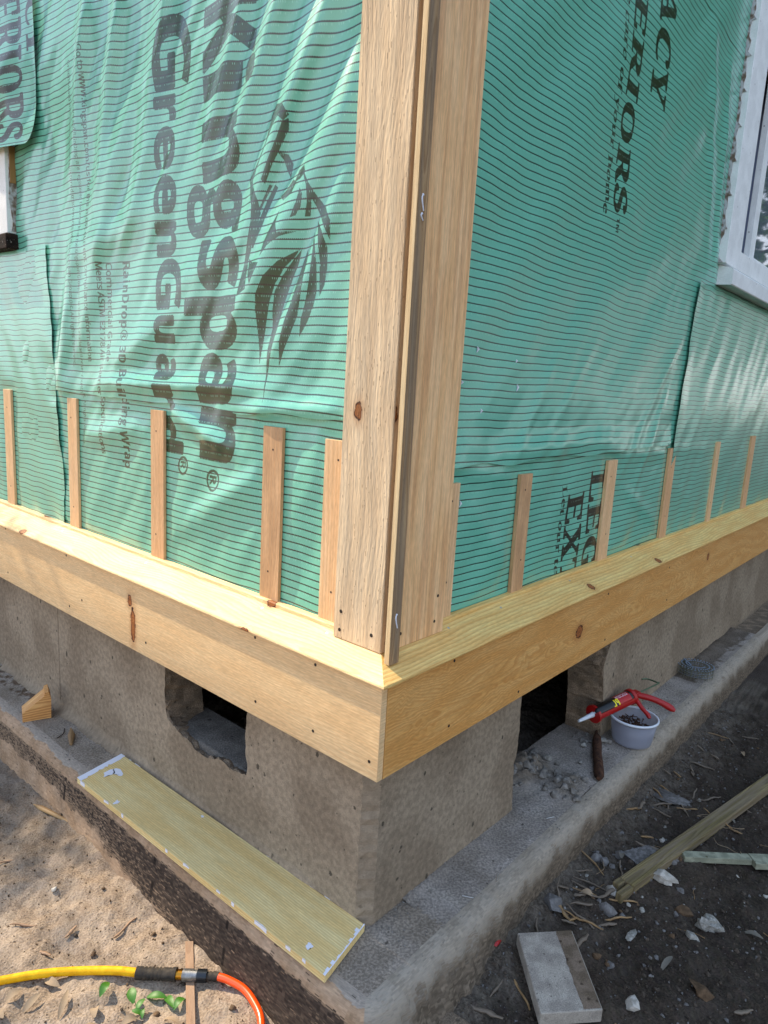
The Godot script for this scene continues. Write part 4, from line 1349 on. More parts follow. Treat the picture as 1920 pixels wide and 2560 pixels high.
	for k in 56:
		var y0 := 1.42 + k * 0.02
		var d0 := -0.078 + 0.018 * rough_noise.get_noise_1d(y0 * 7.0 + 40.0)
		var d1 := -0.078 + 0.018 * rough_noise.get_noise_1d((y0 + 0.02) * 7.0 + 40.0)
		pe.quad(Vector3(-2.102, y0, -0.108), Vector3(-2.102, y0 + 0.02, -0.108), Vector3(-2.102, y0 + 0.02, d1), Vector3(-2.102, y0, d0))
		pe.quad(Vector3(-2.102, y0, d0), Vector3(-2.102, y0 + 0.02, d1), Vector3(-2.106, y0 + 0.02, d1), Vector3(-2.106, y0, d0))
	part(v, "bare_edge", pe.done(), mats.flaked_paint)
	part(v, "bare_wood", box(Vector3(-2.104, 1.60, -0.100), Vector3(-2.0985, 1.735, -0.078), 0.001), mats.tan_wood)
	part(v, "sill", box(Vector3(-3.2, 1.352, -0.106), Vector3(-2.096, 1.4105, -0.052), 0.004), mats.dark_sill)
	part(v, "pane", box(Vector3(-2.998, 1.44, -0.15), Vector3(-2.252, 2.34, -0.146), 0.0002), mats.glass)

# ---------------------------------------------------------------- footing
func build_footing(h: Node3D) -> void:
	# outline swept round the corner: u runs along, v down the profile (distance inward, height)
	var prof := [Vector2(0.060, FOOT), Vector2(0.044, FOOT - 0.0008), Vector2(0.032, FOOT - 0.003), Vector2(0.021, FOOT - 0.008), Vector2(0.011, FOOT - 0.017), Vector2(0.004, FOOT - 0.030), Vector2(0.0, FOOT - 0.050)]
	for k in 14:
		prof.append(Vector2(-0.0015 * (k + 1), FOOT - 0.050 - 0.015 * (k + 1)))
	var path := []
	var a0 := 5.2
	var st := 0.012
	var u := -5.2
	while u < 0.02:
		path.append([Vector2(u, 0.11), Vector2(0, 1)])
		u += 0.2 if u < -2.6 else st
	var cc := Vector2(0.03, 0.03)
	for k in range(0, 13):
		var an := PI / 2 - PI / 2 * k / 12.0
		path.append([cc + Vector2(cos(an), sin(an)) * 0.08, Vector2(cos(an), sin(an))])
	u = 0.018
	while u > -6.2:
		path.append([Vector2(0.11, u), Vector2(1, 0)])
		u -= 0.2 if u < -3.6 else st
	var s := Shape.new()
	var run := 0.0
	var cols := []
	for k in path.size():
		var p: Vector2 = path[k][0]
		var nn: Vector2 = path[k][1]
		if k > 0:
			run += (p - path[k - 1][0]).length()
		var row := []
		for j in prof.size():
			var off: float = prof[j].x
			var y: float = prof[j].y
			var q := p - nn * off
			var right := nn.x
			# the left face is smooth form-work with sand at its foot, the right face was poured against earth and is lumpy
			var lump := rough_noise.get_noise_3d(q.x * 13.0, y * 13.0, q.y * 13.0) * 0.016 + rough_noise.get_noise_3d(q.x * 42.0, y * 42.0, q.y * 42.0) * 0.010
			var amt := smoothstep(0.02, 0.0, off)
			var push := lump * amt * (0.09 + (0.16 + 0.7 * smoothstep(-0.75, -0.05, q.y)) * right)
			if right < 0.5 and y < -0.60:
				push += 0.12 * (-0.60 - y) * (0.35 + 0.3 * noise.get_noise_1d(q.x * 4.0))
			var flare := 0.05 * smoothstep(-0.53, -0.68, y) * smoothstep(0.25, 0.95, right) * smoothstep(-0.7, -0.1, q.y)
			push += flare
			var yy := y + top_wave(q.x, q.y) * smoothstep(0.0, 0.03, off) + (0.003 * rough_noise.get_noise_2d(q.x * 20.0, q.y * 20.0) * amt)
			row.append(s.vert(Vector3(q.x + nn.x * push, yy, q.y + nn.y * push), Vector3.UP, Vector2(run / 11.0, float(j) / (prof.size() - 1)), Color.WHITE))
		cols.append(row)
	for k in path.size() - 1:
		for j in prof.size() - 1:
			s.quad_i(cols[k][j], cols[k][j + 1], cols[k + 1][j + 1], cols[k + 1][j])
	var f := part(h, "footing", s.done(true), footing_face(path, prof), "concrete footing, its left face stained black")
	# flat top, an L between the outer rim and the crawl space
	var t := Shape.new()
	for leg in 2:
		var n1 := 420
		var n2 := 26
		var base := t.v.size()
		for i in n1 + 1:
			var l := -3.4 + 3.45 * i / n1 if leg == 0 else lerpf(-0.25, -3.6, float(i) / n1)
			for j in n2 + 1:
				var w := lerpf(-0.26, 0.05, float(j) / n2)
				var q := Vector2(l, w) if leg == 0 else Vector2(w, l)
				var edge := smoothstep(0.05, 0.02, q.x if leg == 1 else q.y)
				var y := FOOT + top_wave(q.x, q.y) + edge * (0.0022 * rough_noise.get_noise_2d(q.x * 45.0, q.y * 45.0))
				# spilled crumbs and dirt gathered along the right wall and in the break
				var heap := 0.0
				if leg == 1:
					heap += 0.016 * exp(-pow((q.x + 0.075) / 0.035, 2.0)) * (0.5 + 0.6 * rough_noise.get_noise_1d(q.y * 4.0)) * smoothstep(-2.2, -2.9, q.y)
					heap += 0.055 * exp(-pow((q.x + 0.19) / 0.065, 2.0) - pow((q.y + 1.10) / 0.11, 2.0))
					heap += 0.022 * exp(-pow((q.x + 0.02) / 0.055, 2.0) - pow((q.y + 1.12) / 0.10, 2.0))
					heap += 0.010 * exp(-pow((q.x + 0.09) / 0.02, 2.0)) * smoothstep(-0.9, -0.2, q.y)
				heap *= 0.6 + 0.9 * clampf(rough_noise.get_noise_2d(q.x * 30.0, q.y * 30.0) + 0.4, 0.0, 1.2)
				var d := smoothstep(0.004, 0.02, heap)
				var patch := clampf(0.5 + 0.8 * rough_noise.get_noise_2d(q.x * 5.0, q.y * 5.0), 0.0, 1.0)
				var col := Color(0.80, 0.78, 0.76).lerp(Color(1.05, 1.05, 1.08), patch)
				if leg == 0:
					col = Color(0.78, 0.72, 0.64).lerp(Color(0.98, 0.95, 0.92), patch)
					if q.x < -1.85 and rough_noise.get_noise_2d(q.x * 14.0, q.y * 14.0) > 0.05 and q.y < 0.0:
						col = Color(0.40, 0.31, 0.24)
				col = col.lerp(Color(0.52, 0.48, 0.42), d * 0.8)
				if leg == 1 and q.y < -2.5 and q.x < 0.02 + 0.05 * rough_noise.get_noise_2d(q.x * 20.0, q.y * 9.0):
					col = col.lerp(Color(0.30, 0.25, 0.20), 0.75)
				t.vert(Vector3(q.x, y + heap, q.y), Vector3.UP, Vector2(q.x, q.y), col)
		for i in n1:
			for j in n2:
				var a := base + i * (n2 + 1) + j
				if leg == 0:
					t.quad_i(a, a + 1, a + n2 + 2, a + n2 + 1)
				else:
					t.quad_i(a, a + n2 + 1, a + n2 + 2, a + 1)
	part(f, "footing_top", t.done(true), mats.footing_top)
	part(f, "footing_core", box(Vector3(-5.2, -1.0, -0.255), Vector3(0.04, FOOT - 0.03, 0.04), 0.002), mats.broken)
	part(f, "footing_core", box(Vector3(-0.255, -1.0, -6.2), Vector3(0.04, FOOT - 0.03, -0.26), 0.002), mats.broken)

func top_wave(x: float, z: float) -> float:
	return 0.0035 * noise.get_noise_2d(x * 2.4, z * 2.4)

# the footing's rim and face: pale rim, black stain on the left face, earth-stained lumps on the right
func footing_face(path: Array, prof: Array) -> StandardMaterial3D:
	var w := 2048
	var hh := 200
	var im := Image.create(w, hh, false, Image.FORMAT_RGB8)
	var ht := Image.create(w, hh, false, Image.FORMAT_L8)
	var total := 0.0
	var runs := [0.0]
	for k in range(1, path.size()):
		total += (path[k][0] - path[k - 1][0]).length()
		runs.append(total)
	var k := 0
	# only the middle part near the corner is seen: u 0.19..0.87 of 11 m
	for x in w:
		var run := 2.2 + 7.0 * x / w
		while k < runs.size() - 2 and runs[k + 1] < run:
			k += 1
		var p: Vector2 = path[k][0]
		var nn: Vector2 = path[k][1]
		for y in hh:
			var v := float(y) / hh * (prof.size() - 1)
			var j := mini(int(v), prof.size() - 2)
			var py := lerpf(prof[j].y, prof[j + 1].y, v - j)
			var off := lerpf(prof[j].x, prof[j + 1].x, v - j)
			var q := p - nn * off
			var g := rough_noise.get_noise_3d(q.x * 90.0, py * 90.0, q.y * 90.0)
			var big := rough_noise.get_noise_3d(q.x * 9.0, py * 9.0, q.y * 9.0)
			var spec := noise.get_noise_3d(q.x * 420.0, py * 420.0, q.y * 420.0)
			var c := Color(0.58, 0.55, 0.50)
			if nn.x < 0.6:
				c = Color(0.56, 0.46, 0.36).lerp(Color(0.66, 0.56, 0.46), clampf(0.5 + big, 0.0, 1.0))
				if off > 0.028 + 0.02 * big:
					c = Color(0.58, 0.54, 0.49)
				# the stain: speckled, denser towards the corner, thinning downwards on the left
				var near := smoothstep(-1.9, -0.15, q.x)
				var depth := (FOOT - 0.026) - py
				var lower := lerpf(0.075, 0.28, near * near)
				var d := smoothstep(0.0, 0.018, depth + 0.006 * big) * (1.0 - smoothstep(lower * 0.65, lower * 1.15, depth + 0.03 * big))
				var cover := d * lerpf(0.40, 0.90, near)
				if spec * 0.5 + 0.5 + g * 0.35 < cover * 1.02:
					c = Color(0.22, 0.185, 0.16).lerp(Color(0.34, 0.29, 0.245), clampf(0.5 + g, 0.0, 1.0))
				elif d > 0.3:
					c = c.lerp(Color(0.34, 0.29, 0.24), 0.45)
				# pour lines running down
				for line in [-1.36, -0.78, -0.42]:
					var dx := absf(q.x - line + 0.004 * noise.get_noise_1d(py * 40.0))
					if dx < 0.004 and depth > 0.004:
						c = c.lerp(Color(0.10, 0.08, 0.07), 0.7)
			else:
				c = Color(0.55, 0.51, 0.45).lerp(Color(0.61, 0.575, 0.52), clampf(0.5 + big, 0.0, 1.0))
				var earth := smoothstep(0.022, 0.075, FOOT - py + 0.05 * big + 0.035 * g + 0.02 * spec)
				c = c.lerp(Color(0.33, 0.29, 0.24).lerp(Color(0.45, 0.40, 0.34), clampf(0.45 + 1.0 * g, 0.0, 1.0)), earth)
			var kk := 1.0 + 0.16 * g + 0.08 * spec
			im.set_pixel(x, y, Color(c.r * kk, c.g * kk, c.b * kk))
			var hv := clampf(0.5 + 0.4 * g + 0.15 * spec, 0.0, 1.0)
			ht.set_pixel(x, y, Color(hv, hv, hv))
	var m := StandardMaterial3D.new()
	m.albedo_texture = tex_of(im)
	m.texture_repeat = false
	m.uv1_scale = Vector3(11.0 / 7.0, 1, 1)
	m.uv1_offset = Vector3(-2.2 / 7.0, 0, 0)
	m.roughness = 0.93
	m.metallic_specular = 0.3
	m.heightmap_enabled = true
	m.heightmap_texture = tex_of(ht)
	m.heightmap_scale = 0.18
	return m

# ---------------------------------------------------------------- out of frame: what shades the footing and dapples the yard
func build_shade_plank_and_trees() -> void:
	var sc := thing("shade_plank", "long unseen plank on two trestle frames, added to shade the left footing", "shade_plank", Vector3(-3.9, -0.7, 0.53))  # plank and trestles invented out of view to shade the left footing
	part(sc, "plank", box(Vector3(-1.9, 2.90, -0.120), Vector3(7.1, 2.945, 0.120), 0.003), mats.bare_stick)
	for x in [-1.5, 6.9]:
		for z in [-0.085, 0.085]:
			part(sc, "post", box(Vector3(x - 0.02, 0.0, z - 0.02), Vector3(x + 0.02, 2.898, z + 0.02), 0.003), mats.bare_stick)
		part(sc, "crossbar", box(Vector3(x - 0.018, 1.4, -0.063), Vector3(x + 0.018, 1.44, 0.063), 0.003), mats.bare_stick)
	make_tree("yard_tree", "leafy tree standing in the sandy yard beyond the left window", Vector3(-7.1, -0.7, 1.25), 6.2, 1.1, 6000, 11, 1.0)
	# the wood that the right wall and its window face
	var first := make_tree("wood_tree", "tall leafy tree of the wood facing the right wall", Vector3(6.0, -0.7, -11.5), 10.0, 2.6, 5200, 12, 3.0)
	var rg := RandomNumberGenerator.new()
	rg.seed = 3
	for q in [[4.8, -9.0], [7.8, -8.5], [3.2, -12.0], [9.5, -11.5], [1.2, -14.0], [4.0, -15.0], [7.5, -16.0], [14.0, -3.0]]:
		var d := first.duplicate() as Node3D
		d.name = numbered("wood_tree")
		add_child(d)
		d.position = Vector3(q[0], -0.7, q[1])
		d.rotation.y = rg.randf() * TAU
		d.scale = Vector3.ONE * rg.randf_range(0.85, 1.2)

func make_tree(called: String, label: String, at: Vector3, tall: float, rad: float, leaves: int, seed_v: int, leaf_scale: float) -> Node3D:
	var rg := RandomNumberGenerator.new()
	rg.seed = seed_v
	var t := thing(called, label, "tree", at, "trees of the wood" if leaf_scale > 2.0 else "")
	var trunk := Shape.new()
	add_tube(trunk, smooth_path([Vector3(0, -0.2, 0), Vector3(0.06, tall * 0.3, 0.03), Vector3(-0.03, tall * 0.6, -0.05), Vector3(0.02, tall * 0.92, 0.0)], 6), [0.16, 0.15, 0.14, 0.13, 0.13, 0.12, 0.12, 0.11, 0.11, 0.1, 0.09, 0.08, 0.07, 0.06, 0.05, 0.05, 0.04, 0.03, 0.02], 9)
	var tips := []
	for k in 22:
		var y := tall * rg.randf_range(0.5 if leaf_scale < 2.0 else 0.22, 0.95)
		var an := rg.randf() * TAU
		var reach := rad * rg.randf_range(0.35, 0.95)
		var p0 := Vector3(0, y - 0.3, 0)
		var p2 := Vector3(cos(an) * reach, y + rg.randf_range(0.0, 0.7), sin(an) * reach)
		var p1 := p0.lerp(p2, 0.5) + Vector3(0, 0.12, 0)
		add_tube(trunk, smooth_path([p0, p1, p2], 3), [0.05, 0.04, 0.03, 0.025, 0.02, 0.015, 0.01], 6)
		tips.append(p2)
		tips.append(p1)
	part(t, "trunk", trunk.done(), mats.bark)
	var s := Shape.new()
	for k in leaves:
		var c: Vector3 = tips[rg.randi() % tips.size()] + Vector3(rg.randfn(0, 0.2 * rad), rg.randfn(0, 0.18 * rad), rg.randfn(0, 0.2 * rad))
		var ax := Vector3(rg.randfn(), rg.randfn() * 0.5 - 0.3, rg.randfn()).normalized()
		var sd := ax.cross(Vector3(rg.randfn(), rg.randfn(), rg.randfn())).normalized()
		var l := rg.randf_range(0.05, 0.10) * leaf_scale
		var mid := c + ax * l * 0.5 + sd.cross(ax) * l * 0.08
		s.quad(c, mid + sd * l * 0.3, c + ax * l, mid - sd * l * 0.3)
	part(t, "crown", s.done(), mats.tree_leaf)
	return t

# ---------------------------------------------------------------- things on the footing and on the ground
func rest_y(x: float, z: float) -> float:
	return ground_y(x, z) + 0.0055 * rough_noise.get_noise_2d(x * 34.0, z * 34.0)

func build_loose_things() -> void:
	# pale board lying on the left footing
	var b := thing("loose_board", "pale yellow board edged with white paint lying on the left footing", "board")
	var o := Vector3(-1.284, FOOT + 0.002, -0.066)
	var a := Vector3(1.196, 0, -0.026)
	var wv := Vector3(0.040, 0, 0.186)
	part(b, "board", beam(o, a, wv, Vector3(0, 0.021, 0), 0.0015), mats.pale_board)
	var ps := Shape.new()
	var top := o + Vector3(0, 0.0216, 0)
	var rg := RandomNumberGenerator.new()
	rg.seed = 5
	# left end dipped in white, ragged edges
	for k in 24:
		var f0 := k / 24.0
		var f1 := (k + 1) / 24.0
		var w0 := 0.026 + 0.008 * noise.get_noise_1d(k * 0.7)
		var w1 := 0.026 + 0.008 * noise.get_noise_1d((k + 1) * 0.7)
		ps.quad(top + wv * f0, top + wv * f1, top + wv * f1 + a * (w1 / 1.2), top + wv * f0 + a * (w0 / 1.2))
	for side in 2:
		for k in 200:
			var f0 := k / 200.0
			var f1 := (k + 1) / 200.0
			var d0 := -0.0016 + 0.005 * pow(maxf(0.0, noise.get_noise_2d(k * 0.11, 5.0 + side * 9.0)), 1.5) + 0.0012 * noise.get_noise_2d(k * 0.9, 3.0)
			var d1 := -0.0016 + 0.005 * pow(maxf(0.0, noise.get_noise_2d((k + 1) * 0.11, 5.0 + side * 9.0)), 1.5) + 0.0012 * noise.get_noise_2d((k + 1) * 0.9, 3.0)
			if d0 < 0.0006 and d1 < 0.0006:
				continue
			var e := top + (wv if side == 1 else Vector3.ZERO)
			var inn := wv.normalized() * (-1.0 if side == 1 else 1.0)
			ps.quad(e + a * f0, e + a * f1, e + a * f1 + inn * maxf(d1, 0.0003), e + a * f0 + inn * maxf(d0, 0.0003))
			var low := Vector3(0, -0.004 - 0.006 * (1.0 + noise.get_noise_2d(k * 0.07, 8.0)), 0)
			var outw := wv.normalized() * (0.0008 if side == 1 else -0.0008)
			ps.quad(e + a * f0 + outw, e + a * f1 + outw, e + a * f1 + low + outw, e + a * f0 + low + outw)
	for k in 16:
		var f0 := k / 16.0
		var f1 := (k + 1) / 16.0
		var dd := 0.003 + 0.012 * maxf(0.0, noise.get_noise_1d(k * 0.8 + 30.0))
		ps.quad(top + a + wv * f0, top + a + wv * f1, top + a + wv * f1 - a.normalized() * dd, top + a + wv * f0 - a.normalized() * dd)
	# a brushed patch and drips
	for q in [[0.075, 0.40, 0.05, 0.03], [0.055, 0.52, 0.035, 0.04], [0.43, 0.10, 0.012, 0.010], [0.93, 0.80, 0.02, 0.02], [0.19, 0.90, 0.02, 0.03]]:
		var poly := []
		for k in 10:
			var an := TAU * k / 10.0
			var rr := 1.0 + 0.6 * noise.get_noise_2d(k * 1.3, q[0] * 40.0)
			poly.append(top + a * float(q[0]) + wv * float(q[1]) + a.normalized() * (cos(an) * rr * float(q[2]) * 0.5) + wv.normalized() * (sin(an) * rr * float(q[3]) * 0.5))
		for k in range(1, 9):
			ps.quad(poly[0], poly[k], poly[k + 1], poly[0])
	part(b, "paint_smear", ps.done(), mats.caulk, "", "stuff")
	# wedge offcut of the water table
	var wd := thing("wood_offcut", "small wedge shaped wood offcut standing on the left footing", "wood offcut", Vector3(-1.80, FOOT + 0.001, 0.075))
	var ws := Shape.new()
	var wp := [Vector2(0, 0.0), Vector2(0.104, 0.0), Vector2(0.106, 0.082), Vector2(0.097, 0.116), Vector2(0.084, 0.112), Vector2(0.080, 0.098), Vector2(0.0, 0.036)]
	var ud := Vector3(0.35, 0, -0.94)
	var dd2 := Vector3(-0.94, 0, -0.35) * 0.075
	for k in wp.size():
		var p0: Vector3 = ud * wp[k].x + Vector3.UP * wp[k].y
		var p1: Vector3 = ud * wp[(k + 1) % wp.size()].x + Vector3.UP * wp[(k + 1) % wp.size()].y
		ws.quad(p0 + dd2, p1 + dd2, p1, p0, Vector2(wp[k].x / 0.12, 0.8), Vector2(wp[(k + 1) % wp.size()].x / 0.12, 0.8), Vector2(wp[(k + 1) % wp.size()].x / 0.12, 0.0), Vector2(wp[k].x / 0.12, 0.0))
	var wtri := Geometry2D.triangulate_polygon(PackedVector2Array(wp))
	for side in 2:
		var nn := -dd2.normalized() if side == 0 else dd2.normalized()
		for k in range(0, wtri.size(), 3):
			var q := []
			for m in 3:
				var pp: Vector2 = wp[wtri[k + m]]
				q.append(ws.vert(ud * pp.x + Vector3.UP * pp.y + (dd2 if side == 1 else Vector3.ZERO), nn, Vector2(pp.x / 0.12, pp.y / 0.12)))
			ws.tri(q[0], q[1], q[2])
	part(wd, "wedge", ws.done(), mats.offcut)
	# bark sliver and wire beside it
	single("bark_sliver", tube([Vector3(-1.50, FOOT + 0.006, 0.02), Vector3(-1.56, FOOT + 0.010, -0.01), Vector3(-1.62, FOOT + 0.006, -0.035)], [0.004, 0.012, 0.003], 6, 0.004), mats.splinter, "brown bark sliver lying on the left footing near the wedge", "bark")
	single("bent_wire", tube(smooth_path([Vector3(-1.585, FOOT + 0.004, 0.035), Vector3(-1.60, FOOT + 0.004, 0.005), Vector3(-1.64, FOOT + 0.004, -0.02)], 5), [0.0018], 6), mats.nail, "short bent dark wire on the left footing beside the bark sliver", "wire")
	build_tub_and_gun()
	build_nail_coil()
	single("rusty_bar", tube([Vector3(-0.108, FOOT + 0.020, -1.580), Vector3(-0.096, FOOT + 0.020, -1.550), Vector3(-0.083, FOOT + 0.019, -1.525), Vector3(-0.06, FOOT + 0.019, -1.475), Vector3(-0.03, FOOT + 0.018, -1.41), Vector3(0.0, FOOT + 0.018, -1.35), Vector3(0.03, FOOT + 0.018, -1.29), Vector3(0.048, FOOT + 0.018, -1.252), Vector3(0.056, FOOT + 0.017, -1.236)], [0.004, 0.008, 0.016, 0.0175, 0.018, 0.0175, 0.0178, 0.0165, 0.009], 14, 0.006), mats.rust, "thick rusty iron bar lying across the right footing", "metal bar")
	# hoses
	var hy := thing("air_hose", "yellow air hose with black ribbed sleeve on the sandy ground", "hose")
	var ypts := []
	for q in [[-1.02, 0.93], [-0.90, 0.74], [-0.795, 0.575], [-0.731, 0.475], [-0.669, 0.401], [-0.592, 0.333], [-0.542, 0.295]]:
		ypts.append(Vector3(q[0], ground_height(q[0], q[1]) + 0.016 + (0.006 if q[0] > -0.62 else 0.0), q[1]))
	part(hy, "tube", tube(smooth_path(ypts, 8), [0.0108], 16), mats.yellow_hose)
	var e0: Vector3 = ypts[-1]
	var e1 := Vector3(-0.460, e0.y + 0.002, 0.226)
	var dn := (e1 - e0).normalized()
	var spts := []
	var srad := []
	for k in 34:
		var f := k / 33.0
		spts.append(e0.lerp(e1, f) - dn * 0.006)
		var rr := 0.0158
		if f > 0.12 and f < 0.66:
			rr = 0.0162 if (k % 3) != 0 else 0.0125
		if f > 0.9:
			rr = 0.0175
		srad.append(rr)
	part(hy, "sleeve", tube(spts, srad, 18), mats.black_rubber)
	part(hy, "brass_nut", tube([e1 - dn * 0.006, e1 + dn * 0.012], [0.0135], 6), mats.brass)
	var ho := thing("whip_hose", "orange hose joined to the yellow hose by a steel coupler", "hose")
	var c0 := e1 + dn * 0.010
	part(ho, "coupler", tube([c0, c0 + dn * 0.003, c0 + dn * 0.028, c0 + dn * 0.030, c0 + dn * 0.044], [0.012, 0.0155, 0.0155, 0.0135, 0.0135], 18), mats.steel)
	part(ho, "hex_nut", tube([c0 + dn * 0.040, c0 + dn * 0.066], [0.0165], 6), mats.dark_steel)
	part(ho, "barb", tube([c0 + dn * 0.064, c0 + dn * 0.070, c0 + dn * 0.074, c0 + dn * 0.080, c0 + dn * 0.084, c0 + dn * 0.098], [0.010, 0.010, 0.0118, 0.010, 0.0118, 0.0108], 14), mats.black_rubber)
	var o0 := c0 + dn * 0.092
	var opts := [o0]
	for q in [[-0.352, 0.148], [-0.300, 0.135], [-0.250, 0.140], [-0.205, 0.155], [-0.165, 0.19], [-0.13, 0.25], [-0.10, 0.36], [-0.05, 0.52], [0.02, 0.75]]:
		opts.append(Vector3(q[0], ground_height(q[0], q[1]) + 0.016 + maxf(0.0, (-0.20 - q[0]) * 0.05), q[1]))
	part(ho, "tube", tube(smooth_path(opts, 8), [0.0098], 16), mats.orange_hose)
	single("flat_stick", beam(Vector3(-0.556, -0.690, 0.142), Vector3(0.270, 0.006, 0.175), Vector3(0.016, 0, -0.016), Vector3(0, 0.007, 0), 0.001), mats.bare_stick, "flat brown stick lying under the hose coupling", "stick")
	# slab, beam, trim on the dark soil
	var pv := thing("paver", "pale concrete paver with a damp brown side on the dark soil", "paver")
	var po := Vector3(0.158, -0.640, -0.474)
	part(pv, "slab", beam(po, Vector3(0.178, 0.004, 0.194), Vector3(0.109, -0.002, -0.124), Vector3(0, 0.040, 0), 0.004), mats.paver)
	var dmp := Shape.new()
	for k in 20:
		var f0 := 0.015 + 0.97 * k / 20.0
		var f1 := 0.015 + 0.97 * (k + 1) / 20.0
		var tp := po + Vector3(0, 0.0406, 0)
		var la := Vector3(0.178, 0.004, 0.194)
		var wa := Vector3(0.109, -0.002, -0.124)
		var g0 := 0.69 + 0.02 * noise.get_noise_1d(f0 * 14.0)
		var g1 := 0.69 + 0.02 * noise.get_noise_1d(f1 * 14.0)
		dmp.quad(tp + la * f0 + wa * g0, tp + la * f1 + wa * g1, tp + la * f1 + wa * 0.975, tp + la * f0 + wa * 0.975)
	part(pv, "damp_band", dmp.done(), mats.damp, "damp brown strip along one side")
	var tb := thing("old_beam", "mossy weathered timber beam with a notched end on the dark soil", "timber beam")
	var bd := Vector3(0.186, 0.004, -0.983)
	var bw := Vector3(0.983, 0, 0.186)
	var bo := Vector3(0.262, -0.648, -0.885)
	var bs := Shape.new()
	add_beam(bs, bo + bd * 0.045, bd * 1.75, bw * 0.056, Vector3(0, 0.036, 0), 0.006)
	# notched end: two prongs
	add_beam(bs, bo + bd * 0.010, bd * 0.036, bw * 0.024, Vector3(0, 0.034, 0), 0.003, 0.0, 0.03)
	add_beam(bs, bo + bd * -0.022 + bw * 0.033, bd * 0.068, bw * 0.022, Vector3(0, 0.032, 0), 0.003, 0.0, 0.05)
	part(tb, "beam", bs.done(), mats.mossy_beam)
	var gt := thing("painted_trim", "pale green painted trim piece with a stepped end beside the mossy beam", "trim")
	var gs := Shape.new()
	var g0 := Vector3(0.372, -0.640, -1.222)
	var gd := Vector3(0.752, 0, -0.659)
	var gw := Vector3(0.659, 0, 0.752)
	add_beam(gs, g0, gd * 0.235, gw * 0.034, Vector3(0, 0.022, 0), 0.002)
	add_beam(gs, g0 + gd * 0.2355, gd * 0.5, gw * 0.055, Vector3(0, 0.0235, 0), 0.002)
	part(gt, "trim", gs.done(), mats.green_trim)
	single("slate_piece", beam(Vector3(0.215, -0.648, -1.10), Vector3(0.06, 0.012, -0.09), Vector3(0.08, 0.006, 0.04), Vector3(0, 0.006, 0), 0.001), mats.grey_stone, "flat dark slate piece half under the mossy beam", "slate")
	single("grey_flake", stone_mesh(31, Vector3(0.13, 0.012, 0.07), 0.4, 2), mats.grey_stone, "flat grey flake among twigs beside the right footing", "flake").position = Vector3(0.235, rest_y(0.235, -1.56) + 0.012, -1.56)
	single("loose_rock", stone_mesh(33, Vector3(0.13, 0.06, 0.08), 0.5, 2), mats.broken, "rough grey rock lying at the footing's outer corner", "rock").position = Vector3(0.185, -0.655, -0.130)
	single("red_scrap", stone_mesh(35, Vector3(0.018, 0.012, 0.03), 0.6, 1), mats.red_metal, "tiny red plastic scrap beside the paver", "scrap").position = Vector3(0.125, rest_y(0.125, -0.42) + 0.006, -0.42)
	single("big_pale_stone", stone_mesh(36, Vector3(0.075, 0.03, 0.05), 0.5, 2), mats.pale_stone, "flat pale stone beside the mossy beam's notched end", "stone").position = Vector3(0.368, rest_y(0.368, -1.055) + 0.010, -1.055)
	single("white_lump", stone_mesh(37, Vector3(0.055, 0.04, 0.045), 0.7, 2), mats.white_chip, "crumbly white plaster lump on the dark soil", "lump").position = Vector3(0.545, rest_y(0.545, -0.955) + 0.010, -0.955)
	single("triangle_chip", stone_mesh(38, Vector3(0.022, 0.008, 0.055), 0.5, 1), mats.white_chip, "thin triangular white chip near the paver", "chip").position = Vector3(0.385, rest_y(0.385, -0.75) + 0.006, -0.75)

